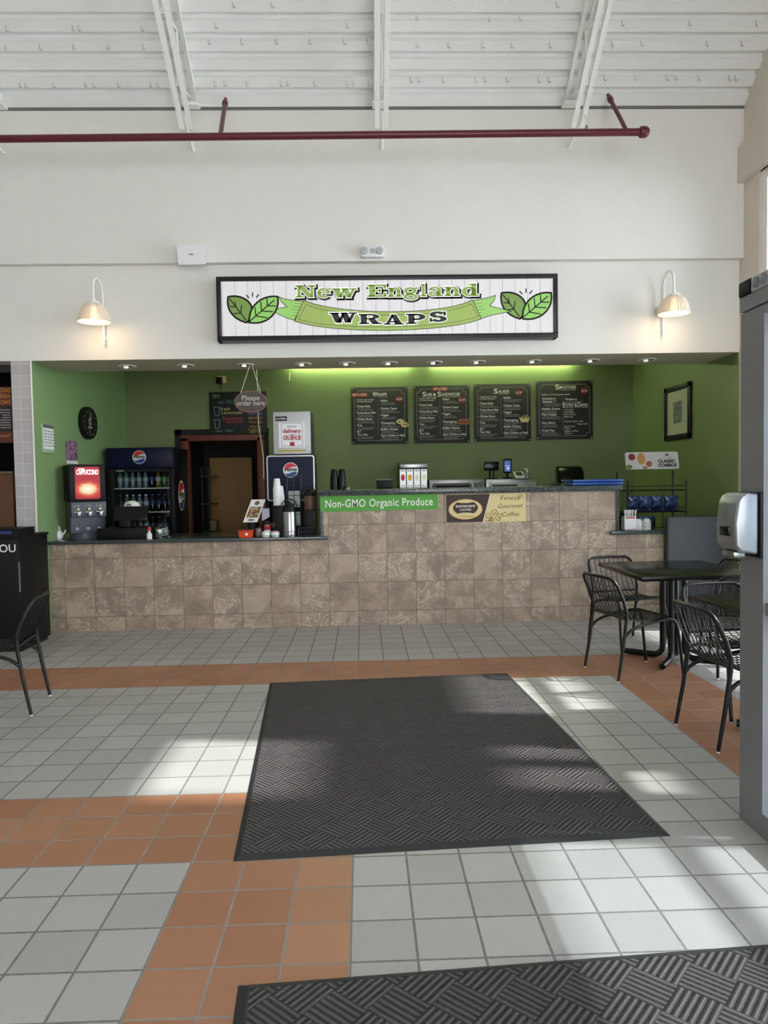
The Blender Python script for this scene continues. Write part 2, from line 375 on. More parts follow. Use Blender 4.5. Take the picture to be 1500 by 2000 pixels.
# far left wall and the glazed wall behind the visitor
struct(MB().box(-10.5, -10.4, YBACK, YF+.3, 0, ZTOP).build('wall_left', 'white_wall', smooth=False))
g = MB()
g.box(-10.4, -.8, YBACK-.1, YBACK, .2, 4.6); g.box(-10.4, 4.1, YBACK-.1, YBACK, 4.6, ZC+.6).box(-10.4, 4.1, YBACK-.1, YBACK, 0, .2)
for x in (-10.2, -7.4, -4.6, -1.8, 1.0, 3.9): g.box(x-.2, x+.2, YBACK-.1, YBACK, .2, 4.6)
struct(g.build('wall_front', 'white_wall', smooth=False))
# right wall: pier, spandrels and clerestory; windows between
ZW = 4.36
g = MB()
g.box(XR, XR+.22, 3.415, YF-.001, 0, 4.70)                                 # pier beside the counter
for v0, v1 in ((0, .12), (ZW, 4.7)): g.box(XR, XR+.22, YBACK, 3.415, v0, v1)
for y0, y1 in ((.25, .6), (-2.5, -2.1), (-5.2, -4.8), (-8.9, -8.3)): g.box(XR, XR+.22, y0, y1, .1, ZW)
t = MB()
# gable above the beam
def gable(mb, x0, x1):
    V = [(YU+.3, 4.7), (YBACK, 4.7), (YBACK, ZC), (RIDGE_Y, ZTOP), (YU+.3, ZC)]
    n_ = len(V); vv = [(x0, y, z) for y, z in V]+[(x1, y, z) for y, z in V]
    mb._add(vv, [tuple(range(n_)), tuple(range(2*n_-1, n_-1, -1))]+[(k, k+n_, (k+1) % n_+n_, (k+1) % n_) for k in range(n_)])
gable(g, XR, XR+.22)
struct(g.build('wall_right', 'beige_wall', smooth=False))
struct(MB().box(XR-.066, XR+.02, YBACK, YF-.08, 4.36, 4.70).build('trim_3', 'beige_wall', smooth=False))
def window(name, y0, y1, mull, bars):
    y0 += .002; y1 -= .002; ZT = ZW-.002
    o = struct(MB().box(XR+.02, XR+.12, y0, y0+.09, .2, ZT-.09).box(XR+.02, XR+.12, y1-.09, y1, .2, ZT-.09).box(XR+.02, XR+.12, y0, y1, ZT-.09, ZT).box(XR+.02, XR+.12, y0, y1, .122, .2).build(name, 'white_paint', smooth=False))
    f = MB()
    for y in mull: f.box(XR+.03, XR+.11, y-.04, y+.04, .2, ZT-.09)
    for z0, z1 in bars: f.box(XR+.03, XR+.11, y0+.09, y1-.09, z0, z1)
    f.build('window_bars', 'white_paint', o, smooth=False)
    MB().box(XR+.068, XR+.074, y0+.09, y1-.09, .2, ZT-.09).build('pane', 'glass', o, smooth=False)
BARS = ((2.2, 2.26),)
window('window_1', .6, 3.415, (1.95,), BARS)
window('window_2', -2.1, .25, (-.9,), BARS)
window('window_3', -4.8, -2.5, (-3.6,), BARS)
window('window_4', -8.3, -5.2, (-6.8,), BARS)
# unseen beams and panels added outdoors to shape the sun patches on the floor
g = MB()
def shade(y0, y1, z0, z1): g.box(8.0, 8.15, y0-.5, y1-.5, z0+3.51, z1+3.51)
for a_ in ((.6, 1.62, 1.12, 1.92), (.6, 1.62, 2.8, 4.6), (1.62, 4.0, 1.1, 4.6), (-2.2, -.6, 2.8, 4.6), (-.6, .6, 1.0, 2.0), (-.6, .6, 2.75, 3.5)): shade(*a_)
for y_ in (-2.75, 3.5): g.box(8.0, 8.15, y_-.1, y_+.1, -.16, 8.2)
struct(g.build('sun_blocker_panels', mat('concrete', '9a988f', .85), smooth=False))
g = MB(); zq = [-.62, -.50, -.24, -.12, .06, .2, .42, .6]
for a_, b_ in zip(zq[::2], zq[1::2]): g.box(4.40, 4.46, a_, b_, -.16, 3.25)
struct(g.build('sun_slit_fins', 'grey_frame', smooth=False))  # unseen fins added outside, spaced to cut the sun into streaks
# roof: ribbed white steel deck
sd = Vector((0, -math.cos(SL), math.sin(SL))); nd = Vector((0, math.sin(SL), math.cos(SL))); o0 = Vector((0, YU, ZC))
V = []; Fc = []; L_ = (YU-RIDGE_Y)/math.cos(SL); pr = [(0., 0.)]; s_ = .115
while s_ < L_-.2: pr += [(s_, 0), (s_+.010, .045), (s_+.058, .045), (s_+.068, 0)]; s_ += .1555
pr.append((L_, 0))
for s_, h in pr:
    p = o0+sd*s_+nd*h; V += [(-10.4, p.y, p.z), (XR+.1, p.y, p.z)]
Fc = [(2*i, 2*i+1, 2*i+3, 2*i+2) for i in range(len(pr)-1)]
k = len(V); c_ = len(pr)
V += [(x, y, z+.12) for x, y, z in V]; Fc += [tuple(j+k for j in f[::-1]) for f in Fc]
g = MB(); g._add(V, Fc)
struct(g.build('ceiling', 'deck_white', smooth=False))
p = Vector((0, RIDGE_Y, ZTOP))
g = MB(); g._add([(-10.4, RIDGE_Y, ZTOP), (XR+.1, RIDGE_Y, ZTOP), (XR+.1, YBACK-.2, ZC), (-10.4, YBACK-.2, ZC), (-10.4, RIDGE_Y, ZTOP+.15), (XR+.1, RIDGE_Y, ZTOP+.15), (XR+.1, YBACK-.2, ZC+.15), (-10.4, YBACK-.2, ZC+.15)],
                 [(0, 1, 2, 3), (4, 7, 6, 5), (0, 4, 5, 1), (2, 6, 7, 3)])
struct(g.build('ceiling_rear', 'deck_white', smooth=False))
struct(MB().box(-10.4, XR, YU-.006, YU+.02, ZC-.024, ZC+.02).build('gap_shade_strip', 'dark_gap', smooth=False))  # dark strip coloured in for the shaded gap between deck and wall

# open-web steel joists under the deck
def joist(x, label):
    t = thing('roof_joist', label, 'roof truss', (x, YU, ZC), 0, 'white steel roof joists')
    def pt(s, h, dx=0): q = sd*s-nd*h; return Vector((dx, q.y, q.z))
    def bar(mb, s0, s1, h0, h1, x0, x1):
        mb.hexa([pt(s0, h1, x0), pt(s0, h1, x1), pt(s1, h1, x1), pt(s1, h1, x0), pt(s0, h0, x0), pt(s0, h0, x1), pt(s1, h0, x1), pt(s1, h0, x0)])
    for a, e in ((-.062, -.018), (.018, .062)):
        m_ = MB(); bar(m_, .08, 7.6, .002, .008, a, e); bar(m_, .08, 7.6, .008, .05, *((a, a+.006) if a < 0 else (e-.006, e))); m_.build('top_chord', 'steel_white', t, smooth=False)
        m_ = MB(); bar(m_, .02, 7.6, .44, .446, a, e); bar(m_, .02, 7.6, .40, .44, *((e-.006, e) if a < 0 else (a, a+.006))); m_.build('bottom_chord', 'steel_white', t, smooth=False)
    for i in range(13):
        s = .12+i*.56
        MB().tube([pt(s, .03), pt(s+.28, .43)], .013, 6).build('web_bar', 'steel_white', t); MB().tube([pt(s+.28, .43), pt(s+.56, .03)], .013, 6).build('web_bar', 'steel_white', t)
    MB().box(-.075, .075, -.12, .02, -.02, .0).build('bearing_plate', 'steel_white', t, smooth=False)
for x, l in ((-3.32, 'white steel roof joist cut off at the left edge of the photo'), (-1.5, 'white steel roof joist above the wall speaker, left of the sign'), (.3, 'middle white steel roof joist, seen edge-on above the sign'), (2.135, 'white steel roof joist above the right end of the red pipe')): joist(x, l)
for (a, b_), l in ((((0, 284), (5, 298)), 'white brace rod at the left edge, under the leftmost joist'), (((358, 224), (378, 295)), 'slanting white brace rod crossing behind the red pipe, under the joist left of the sign'),
                ((((746, 220)), (746, 291)), 'upright white brace rod under the middle joist'), (((1142, 222), (1112, 288)), 'slanting white brace rod behind the red pipe near its right end')):
    p1 = at(b_[0], b_[1], YU-.005); p0 = at(a[0], a[1], 3.38)
    if a[0] == 0: p0 = p1+Vector((-.15, -.33, .32))
    t = thing('brace_rod', l, 'brace rod', p1, 0, 'white brace rods')
    MB().tube([Vector((0, 0, 0)), p0-p1], .014, 8).build('rod', 'steel_white', t); MB().lathe([(0, -.012), (.02, -.01), (.02, .01), (0, .012)], n=10).build('end_cap', 'steel_white', t)
# small hooks under the deck
hk = None
rows = [(162, (12, 77, 143, 210, 280), (408, 470, 538, 604, 672, 718)), (158-75, (12, 77, 143, 210, 278), (408, 470, 538, 604, 672, 718)), (50, (11, 142, 153, 276), (420, 678)), (8, (230,), (455, 530))]
spots = []
for bay, xs, y in (('left bay', (38, 49, 103, 166, 182, 230, 293, 306), 161), ('left bay', (10, 77, 143, 210, 279), 87), ('left bay', (11, 141, 153, 276), 50),
                   ('bay left of the middle joist', (418, 437, 481, 547, 560, 613, 676, 688, 720), 158), ('bay left of the middle joist', (407, 470, 538, 604, 671, 717), 76), ('bay left of the middle joist', (420, 677), 45), ('bay left of the middle joist', (455, 530), 5),
                   ('bay right of the middle joist', (801, 816, 864, 928, 946, 989, 1051, 1071), 151), ('bay right of the middle joist', (813, 875, 941, 998, 1073), 83), ('bay right of the middle joist', (813, 954, 1015), 30), ('bay right of the middle joist', (1087,), 4),
                   ('right bay', (1180, 1239, 1301, 1319, 1363, 1424, 1436), 147), ('right bay', (1195, 1252, 1380, 1448), 80), ('right bay', (1214, 1346, 1476), 40)):
    for x in xs: spots.append((bay, x, y))
def on_roof(x, y, h=0):
    d = ray(x, y); q = o0-nd*h; return CAM+d*((q-CAM).dot(nd)/d.dot(nd))
for bay, x, y in spots:
    p = on_roof(x, y, .002); row = 'lowest' if y > 120 else 'second' if y > 70 else 'upper'
    if hk is None:
        hk = MB().tube([(0, 0, 0), (0, -.002, -.03)]+arc((.010, -.002, -.038), .011, R(180), R(380), 8), .0032, 6).build('ceiling_hook', 'chrome'); o = hk
    else: o = dup(hk)
    o.location = p; o.rotation_euler = (0, 0, random.uniform(-.6, .6))
    tag(o, f'small metal hook hanging from the roof deck, {row} row, {bay}', 'hook', f'hooks in the {row} row of the {bay}')
# red sprinkler pipe
p0, p1 = at(-60, 272, 3.1), at(1256, 258, 3.1)
t = thing('sprinkler_pipe', 'long dark red sprinkler pipe running across below the roof', 'pipe', p1)
d_ = p0-p1; d_.y = 0
MB().tube([(0, 0, 0), d_], .032, 16).build('pipe', 'pipe_red', t)
ax = Matrix.Rotation(R(90), 4, 'Y')
MB().lathe([(0, -.03), (.044, -.03), (.05, -.02), (.05, .02), (.044, .035), (.03, .05), (0, .052)], n=20, M=ax).build('end_coupling', 'pipe_red', t)
for a, e in (((430, 262), (440, 198)), ((1225, 252), (1190, 190))):
    q0 = at(*a, 3.1)-p1; q0.z = d_.z*(q0.x/d_.x); q1 = on_roof(*e, .085)-p1; u_ = (q1-q0).normalized()
    r_ = MB().tube([q0, q1], .020, 10).build('riser', 'pipe_red', t)
    MB().tube([q1-u_*.07, q1-u_*.02], .028, 10).tube([q1-u_*.02, q1+u_*.05], .017, 10).build('sprinkler_head', 'pipe_red', r_)
q = at(1145, 254, 3.1)
t = thing('pipe_hanger', 'thin white wire hanger holding the red pipe near its right end', 'hanger', q)
MB().tube([Vector((0, 0, .035)), at(1145, 232, 3.2)-q, at(1140, 222, 3.35)-q], .005, 6).build('hanger_wire', 'steel_white', t); MB().tube(arc((0, 0, 0), .036, 0, 2*math.pi, 16, 'yz'), .004, 6).build('hanger_ring', 'pipe_red', t)
q0, q1 = on_roof(366, 202, .35), on_roof(436, 207, .1)
o = MB().tube([Vector((0, 0, 0)), q1-q0], .006, 6).build('tie_wire', 'steel_white', loc=q0); tag(o, 'thin wire tying the left red riser to the roof joist', 'wire')

# ---------------------------------------------------------------- counter
struct_ = struct
t = thing('service_counter', 'stone-tiled service counter stepping up to a tall middle section', 'counter', (0, YC, 0))
MB().box(XL+.002, -.35, 0, .1, 0, .905).box(-.35, 2.70, 0, .16, 0, 1.36).box(2.70, 3.205, 0, .1, 0, .893).build('tiled_front', 'stone_tile', t, smooth=False)
MB().box(-.38, -.35, 0, .16, .937, 1.36).build('granite_upright', 'granite', t, smooth=False); MB().box(2.70, 2.735, -.01, .17, .937, 1.36).build('granite_upright', 'granite', t, smooth=False)
MB().box(XL+.002, -.31, -.04, .9, .905, .939, .006).build('low_worktop', 'granite', t)
MB().box(-.405, 2.757, -.045, .5, 1.36, 1.414, .006).build('high_worktop', 'granite', t)
MB().box(2.635, 3.25, -.04, .32, .895, .937, .006).build('side_worktop', 'granite', t)
MB().box(XL+.03, -.4, .1, .88, 0, .9).box(2.75, 3.19, .1, .30, 0, .89).build('base_cabinet', 'dark_grey_panel', t, smooth=False)
t = thing('back_counter', 'stainless work counter behind the tall middle section of the counter', 'counter', (0, 5.7, 0))
MB().box(-.3, 2.72, 0, .85, .88, .92, .004).build('worktop', 'steel', t); MB().box(-.28, 2.70, .04, .84, 0, .88).build('base', 'steel', t, smooth=False)
# dark half door at the right end
t = thing('half_door', 'dark grey half-height door panel right of the counter', 'half door', (at(1303, 1050, 3.93).x, 3.93, 0))
w = XR-.016-t.location.x
MB().box(.02, w, 0, .05, .05, 1.07, .004).build('panel', 'dark_grey_panel', t); MB().box(0, .02, -.004, .06, 0, 1.07).build('edge_strip', mat('dark_edge', '2a2c30', .5), t, smooth=False)
MB().box(.015, w, -.004, .054, 1.07, 1.080).build('top_cap', 'dark_edge', t, smooth=False)

# ---------------------------------------------------------------- entrance mats
def floor_mat(c, label):             # c: near-left, near-right, far-right, far-left
    c = [Vector(q) for q in c]; m0 = sum(c, Vector((0, 0)))/4
    d = (c[1]-c[0]); rz = math.atan2(d.y, d.x)
    t = thing('floor_mat', label, 'mat', (m0.x, m0.y, 0), rz)
    rot = Matrix.Rotation(-rz, 2); k = [rot @ (q-m0) for q in c]
    def inset(f): return [q-q.normalized()*f*1.41 for q in k]
    e0, e1, e2 = k, inset(.028), inset(.034)
    V = [(*q, .0005) for q in e0]+[(*q, .011) for q in e1]+[(*q, .011) for q in e2]+[(*q, .0005) for q in e2]
    g = MB(); g._add(V, [(i+4*r, (i+1) % 4+4*r, (i+1) % 4+4*r+4, i+4*r+4) for r in range(3) for i in range(4)]+[(i+12, (i+1) % 4+12, (i+1) % 4, i) for i in range(4)])
    g.build('rubber_border', 'rubber', t, smooth=False)
    g = MB(); g._add([(*q, .001) for q in e2]+[(*q, .010) for q in e2], [(3, 2, 1, 0), (4, 5, 6, 7), (0, 1, 5, 4), (1, 2, 6, 5), (2, 3, 7, 6), (3, 0, 4, 7)])
    g.build('carpet_face', 'mat_ribbed', t, smooth=False)
floor_mat([(-.473, -.642), (1.316, -.548), (1.148, 2.04), (-.657, 1.932)], 'large dark ribbed entrance mat lying in the middle of the floor')
floor_mat([(-.23, -2.75), (1.56, -2.65), (1.50, -1.245), (-.331, -1.357)], 'dark ribbed entrance mat in the bottom right foreground')

# ---------------------------------------------------------------- lit shop sign
YS = 3.63
cx, z0, sw, sh = pb(423, 537, 1090, 662, YS)
SR = Vector((cx, YF, z0))
t = thing('shop_sign', 'wide black-framed lit sign reading New England Wraps with green leaves', 'sign', SR)
dS = YF-YS
g = MB().box(-sw/2, sw/2, -dS+.02, -.002, 0, .03).box(-sw/2, sw/2, -dS+.02, -.002, sh-.03, sh).box(-sw/2, -sw/2+.03, -dS+.02, -.002, 0, sh).box(sw/2-.03, sw/2, -dS+.02, -.002, 0, sh)
fr = .045
g.box(-sw/2, sw/2, -dS, -dS+.03, 0, fr, .004).box(-sw/2, sw/2, -dS, -dS+.03, sh-fr, sh, .004).box(-sw/2, -sw/2+fr, -dS, -dS+.03, fr, sh-fr, .004).box(sw/2-fr, sw/2, -dS, -dS+.03, fr, sh-fr, .004)
g.build('frame', 'sign_black', t)
MB().box(-sw/2+.03, sw/2-.03, -dS+.012, -dS+.02, .03, sh-.03).build('plank_panel', 'plank_face', t, smooth=False)
KS = 2.143; W0 = dS-.012
def sg(zx, zy): q = at(410+zx/KS, 500+zy/KS, YS)-SR; return (q.x, q.z)
def sgp(L): return [sg(*q) for q in L]
def zb(*q): return [(v.x, v.y) for v in bez(*[(a, b, 0) for a, b in q])]
MB().rect(sg(752, 100)[0], sg(753.5, 100)[0], .05, sh-.05, W0+.0001, .0004).build('panel_joint', mat('joint_grey', 'b5b2b5', .5), t, smooth=False)
top = zb((392, 184), (520, 246), (980, 252), (1100, 182)); bot = zb((1136, 263), (1000, 320), (520, 330), (354, 272))
body = sgp(top+bot)
MB().poly(body, W0+.003, .0006).build('banner', 'sign_green', t, smooth=False)
MB().line(body, .006, W0+.0045, .0003, True).build('banner_outline', 'sign_black', t, smooth=False)
inn = sgp(zb((402, 203), (520, 258), (980, 264), (1094, 199))+zb((1122, 252), (1000, 304), (520, 314), (370, 264)))
g = MB()
for i in range(len(inn)):
    a, b_ = Vector(inn[i]), Vector(inn[(i+1) % len(inn)]); L_ = (b_-a).length; k = max(1, round(L_/.024))
    for j in range(k): g.line([a+(b_-a)*((j+.2)/k), a+(b_-a)*((j+.75)/k)], .005, W0+.0045, .0003)
g.build('stitching', 'sign_black', t, smooth=False)
for pts in ([(288, 170), (318, 180), (398, 190), (352, 268), (320, 258), (250, 225), (322, 212), (300, 192)], [(1197, 163), (1170, 172), (1092, 188), (1136, 262), (1175, 248), (1262, 230), (1172, 208), (1190, 185)]):
    p = sgp(pts); o = MB().poly(p, W0+.0012, .0006).build('ribbon_tail', 'sign_tail', t, smooth=False)
    g = MB().line(p, .006, W0+.0022, .0003, True); s_ = 1 if pts[0][0] < 700 else -1; bx = pts[2][0]
    for k in range(5): g.line(sgp([(bx-s_*8, 202+k*13), (bx-s_*(45+6*(k % 3)), 196+k*13)]), .003, W0+.0022, .0003)
    g.build('fold_lines', 'sign_black', o, smooth=False)
for dx, dy in ((0, 0), (1146, -16)):
    def sh_(L): return sgp([(a+dx, b_+dy) for a, b_ in L])
    l1 = sh_(zb((75, 170), (118, 158), (172, 180), (176, 222))+zb((176, 222), (172, 255), (165, 268), (152, 278))+zb((152, 278), (92, 262), (66, 220), (75, 170)))
    l2 = sh_(zb((283, 169), (220, 160), (158, 205), (164, 278))+zb((164, 278), (245, 292), (296, 228), (283, 169)))
    for w_, L, c, ve in ((.0005, l1, 'sign_dark_green', [[(82, 178), (150, 268)], [(108, 212), (104, 190)], [(108, 212), (84, 210)], [(128, 238), (132, 205)], [(128, 238), (98, 240)]]),
                         (.002, l2, 'sign_light_green', [[(166, 272), (268, 184)], [(192, 250), (188, 215)], [(192, 250), (240, 258)], [(216, 229), (212, 192)], [(216, 229), (262, 232)], [(240, 208), (238, 178)], [(240, 208), (274, 208)]])):
        o = MB().poly(L, W0+w_, .0006).build('leaf', c, t, smooth=False)
        g = MB().line(L, .017, W0+w_+.0008, .0003, True)
        for v_ in ve: g.line(sh_(v_), .011, W0+w_+.0008, .0003)
        g.build('leaf_outline', 'sign_black', o, smooth=False)
    g = MB()
    for a, b_ in (((178, 152), (178, 168)), ((152, 163), (162, 174)), ((203, 160), (194, 172))): g.line(sh_([a, b_]), .012, W0+.001, .0004)
    g.build('spark_marks', 'sign_black', t, smooth=False)
def ring(cx, cy, rx, ry, ix, iy, a0=0, a1=360): return ('e', cx, cy, rx, ry, ix, iy, a0, a1)
def rc(*a): return ('r', *a)
def qd(*a): return ('q', *a)
SLAB = {'N': [rc(0, .42, 0, .15), rc(0, .36, .85, 1), rc(.60, 1, .85, 1), rc(.10, .27, 0, 1), rc(.74, .90, .05, 1), qd((.06, 1), (.38, 1), (.92, 0), (.62, 0))],
 'e': [ring(.5, .38, .5, .40, .20, .26, 8, 322), rc(.15, .99, .33, .45)],
 'w': [rc(-.02, .36, .62, .76), rc(.38, .66, .62, .76), rc(.68, 1.02, .62, .76), qd((.04, .76), (.30, .76), (.44, 0), (.22, 0)), qd((.26, 0), (.40, 0), (.56, .7), (.46, .7)), qd((.42, .76), (.66, .76), (.78, 0), (.58, 0)), qd((.62, 0), (.76, 0), (.94, .7), (.82, .7))],
 'E': [rc(.10, .40, 0, 1), rc(0, .98, .84, 1), rc(0, 1, 0, .16), rc(.3, .70, .43, .57), rc(.84, .98, .64, 1), rc(.86, 1, 0, .36), rc(.60, .72, .34, .66)],
 'n': [rc(0, .34, .62, .76), rc(.08, .36, 0, .76), rc(0, .44, 0, .14), rc(.62, .90, 0, .5), rc(.54, 1, 0, .14), ring(.52, .44, .38, .34, .10, .18, 0, 180)],
 'g': [ring(.42, .50, .42, .28, .16, .13), rc(.70, 1, .62, .76), ring(.45, 0, .47, .25, .24, .09), rc(.1, .6, .16, .28)],
 'l': [rc(.26, .74, 0, 1), rc(0, 1, 0, .14), rc(0, .6, .86, 1)],
 'a': [ring(.44, .50, .42, .28, .14, .15, 0, 160), rc(.56, .86, .05, .52), rc(.56, 1, 0, .14), ring(.38, .22, .38, .23, .14, .09)],
 'd': [ring(.42, .38, .42, .40, .15, .24), rc(.56, .86, 0, 1), rc(.40, .86, .86, 1), rc(.56, 1, 0, .14)],
 'W': [rc(-.01, .36, .86, 1), rc(.40, .66, .86, 1), rc(.70, 1.01, .86, 1), qd((.04, 1), (.30, 1), (.46, 0), (.22, 0)), qd((.26, 0), (.42, 0), (.56, .9), (.46, .9)), qd((.42, 1), (.66, 1), (.80, 0), (.56, 0)), qd((.60, 0), (.76, 0), (.94, .9), (.82, .9))],
 'R': [rc(.08, .36, 0, 1), rc(0, .46, 0, .15), rc(0, .58, .85, 1), ring(.52, .73, .40, .27, .12, .11, -90, 90), rc(.3, .56, .46, .60), rc(.3, .56, .86, 1), qd((.40, .54), (.70, .54), (.94, 0), (.60, 0)), rc(.62, 1, 0, .15)],
 'A': [qd((.36, 1), (.62, 1), (.93, 0), (.58, 0)), qd((.38, 1), (.54, 1), (.25, 0), (.08, 0)), rc(.28, .7, .22, .36), rc(0, .38, 0, .14), rc(.50, 1, 0, .14)],
 'P': [rc(.12, .44, 0, 1), rc(0, .56, 0, .15), rc(0, .6, .85, 1), ring(.55, .68, .45, .32, .14, .13, -90, 90), rc(.35, .58, .36, .55), rc(.35, .58, .82, 1)],
 'S': [ring(.48, .71, .44, .31, .12, .10, 20, 270), ring(.52, .29, .46, .31, .12, .10, -160, 90), rc(.80, .94, .60, 1), rc(.04, .18, 0, .40)]}
def slab(mb, ch, u0, u1, base, cap, w, grow=0, du=0, dv=0):
    W_ = u1-u0
    def mp(x, y): return (u0+x*W_+du, base+y*cap+dv)
    for p in SLAB[ch]:
        if p[0] == 'e':
            _, cx, cy, rx, ry, ix, iy, a0, a1 = p; c = mp(cx, cy); N = 28; A = [R(a0+(a1-a0)*k/N) for k in range(N+1)]
            ro = (rx*W_+grow, ry*cap+grow); ri = (max(.0005, ix*W_-grow), max(.0005, iy*cap-grow))
            O_ = [(c[0]+ro[0]*math.cos(a), -w, c[1]+ro[1]*math.sin(a)) for a in A]; I_ = [(c[0]+ri[0]*math.cos(a), -w, c[1]+ri[1]*math.sin(a)) for a in A]
            mb._add(O_+I_, [(k, k+1, k+N+2, k+N+1) for k in range(N)])
        else:
            P_ = [mp(p[1], p[3]), mp(p[2], p[3]), mp(p[2], p[4]), mp(p[1], p[4])] if p[0] == 'r' else [mp(*q_) for q_ in p[1:]]
            P_ = [Vector(q_) for q_ in P_]
            if sum(a.x*b_.y-b_.x*a.y for a, b_ in zip(P_, P_[1:]+P_[:1])) < 0: P_ = P_[::-1]
            out = []
            for k in range(4):          # push every edge outwards by grow
                a, b_, c = P_[k-1], P_[k], P_[(k+1) % 4]; d1 = (b_-a).normalized(); d2 = (c-b_).normalized(); n1 = Vector((d1.y, -d1.x)); n2 = Vector((d2.y, -d2.x)); m_ = n1+n2
                out.append(b_+m_*(grow/max(.35, 1+n1.dot(n2))))
            mb._add([(q_.x, -w, q_.y) for q_ in out], [(0, 1, 2, 3)])
def sgz(zx, zy): q = at(560+zx/3.846, 540+zy/3.846, YS)-SR; return q.x, q.z
KZ = 1/3.846*(YS-CAM.y)/FPX
LET = [('N', 62, 220, 158), ('e', 224, 332, 158), ('w', 334, 530, 159), ('E', 602, 754, 153), ('n', 758, 870, 153), ('g', 876, 1000, 152), ('l', 1002, 1054, 149), ('a', 1062, 1180, 148), ('n', 1184, 1308, 147), ('d', 1314, 1448, 146)]
for nm, mt, gr_, du, dv, w_ in (('letter_shadow', 'sign_black', .015, .009, -.009, .0030), ('letter_outline', 'sign_white', .0055, 0, 0, .0036), ('letters', 'sign_letter_green', 0, 0, 0, .0042)):
    for wl, word in (('New', LET[:3]), ('England', LET[3:])):
        g = MB()
        for ch, a, b_, y in word:
            u0, v0 = sgz(a+3, y); u1, _ = sgz(b_-3, y); slab(g, ch, u0, u1, v0, 92*KZ, W0+w_, gr_, du, dv)
        o = g.build(nm, mt, t, smooth=False); o['label'] = wl+' lettering'
for nm, mt, gr_, w_ in (('letter_outline', 'sign_white', .0065, .0050), ('letters', 'sign_black', 0, .0056)):
    g = MB()
    for ch, a, b_, y in (('W', 322, 528, 348), ('R', 542, 712, 358), ('A', 728, 882, 362), ('P', 896, 1044, 356), ('S', 1068, 1206, 340)):
        u0, v0 = sgz(a, y); u1, _ = sgz(b_, y); slab(g, ch, u0, u1, v0, 76*KZ, W0+w_, gr_)
    o = g.build(nm, mt, t, smooth=False); o['label'] = 'Wraps lettering'

# ---------------------------------------------------------------- wall lamps, speaker, emergency light
def sconce(px, py, sgn, label):      # px,py: rim centre of the shade
    c = at(px, py, YF-.30); ty = thing('wall_sconce', label, 'wall lamp', (c.x, YF, c.z), 0, 'wall lamps either side of the sign')
    y = -.30; r = .145
    prof = [(.055, .165), (.075, .16), (.105, .13), (.13, .075), (.145, .0), (.152, -.004), (.149, -.006), (.139, .0), (.125, .072), (.10, .125), (.07, .153), (.05, .158)]
    prof2 = [(a, b_) for a, b_ in prof]
    g = MB(); n_ = 72; V = []; Fc = []
    for a, z in prof2: V += [((a+(.0022 if k % 2 else -.0022))*math.cos(2*math.pi*k/n_), (a+(.0022 if k % 2 else -.0022))*math.sin(2*math.pi*k/n_)+y, z) for k in range(n_)]
    for i in range(len(prof2)-1): Fc += [(i*n_+k, i*n_+(k+1) % n_, (i+1)*n_+(k+1) % n_, (i+1)*n_+k) for k in range(n_)]
    g._add(V, Fc); g.build('lamp_shade', 'frosted', ty, smooth=False)
    MB().lathe([(.058, .155), (.062, .17), (.05, .185), (.02, .19), (.018, .21)], (0, y, 0), 20).build('shade_collar', 'white_paint', ty)
    MB().lathe([(0, .0), (.026, .008), (.034, .03), (.028, .06), (.016, .085), (.016, .14)], (0, y, 0), 16).build('bulb', 'bulb', ty)
    arm = [Vector((0, y, .2))]+[Vector((0, y, .30))]+arc((0, y+.12, .31), .12, R(180), R(0), 14, 'yz')[0:]+[Vector((0, -.06, .2)), Vector((0, -.055, 0)), Vector((0, -.055, -.16))]
    MB().tube(arm, .011, 10).build('gooseneck_arm', 'white_paint', ty)
    MB().lathe([(0, 0), (.058, 0), (.058, .012), (.045, .022), (0, .024)], n=24, M=Matrix.Translation((0, -.0, .08)) @ Matrix.Rotation(R(90), 4, 'X')).build('wall_plate', 'white_paint', ty)
    MB().tube([(0, 0, .08), (0, -.058, .08)], .012, 8).tube([(0, 0, -.1), (0, -.056, -.1)], .009, 8).build('bracket', 'white_paint', ty)
    MB().lathe([(0, 0), (.022, 0), (.022, .008), (0, .01)], n=16, M=Matrix.Translation((0, 0, -.1)) @ Matrix.Rotation(R(90), 4, 'X')).build('lower_rosette', 'white_paint', ty)
    L = bpy.data.lights.new('sconce_light', 'POINT'); L.energy = 1.3; L.color = (1, .72, .42); L.shadow_soft_size = .03
    lo = bpy.data.objects.new('sconce_light', L); COL.objects.link(lo); lo.parent = ty; lo.location = (0, y, -.035)
sconce(184, 628, 1, 'white gooseneck wall lamp with ribbed shade left of the sign')
sconce(1316, 612, -1, 'white gooseneck wall lamp with ribbed shade right of the sign')
cx, z, w, h = pb(346, 479, 401, 516, YU-.14)
t = thing('wall_speaker', 'small white wall speaker tilted down, above the sign\'s left end', 'speaker', (cx, YU, z))
g = MB(); g.hexa([(-w/2+.006, -.13, 0), (w/2+.004, -.13, 0), (w/2-.02, -.02, .03), (-w/2+.03, -.02, .03), (-w/2, -.16, h), (w/2, -.16, h), (w/2-.02, -.02, h+.02), (-w/2+.03, -.02, h+.02)])
g.build('cabinet', 'white_plastic', t, smooth=False); MB().box(-.03, .03, -.03, 0, .05, .15).build('wall_bracket', 'white_plastic', t)
MB().rect(-.022, .022, .085, .095, .147, .0006).build('badge', mat('badge_grey', '6a6a6c', .5), t, smooth=False)
cx, z, w, h = pb(704, 479, 750, 502, YU-.05)
t = thing('emergency_light', 'small white twin-lamp emergency light on the wall above the sign', 'emergency light', (cx, YU, z))
MB().box(-w/2, w/2, -.055, 0, .0, h, .012).build('housing', 'white_plastic', t)
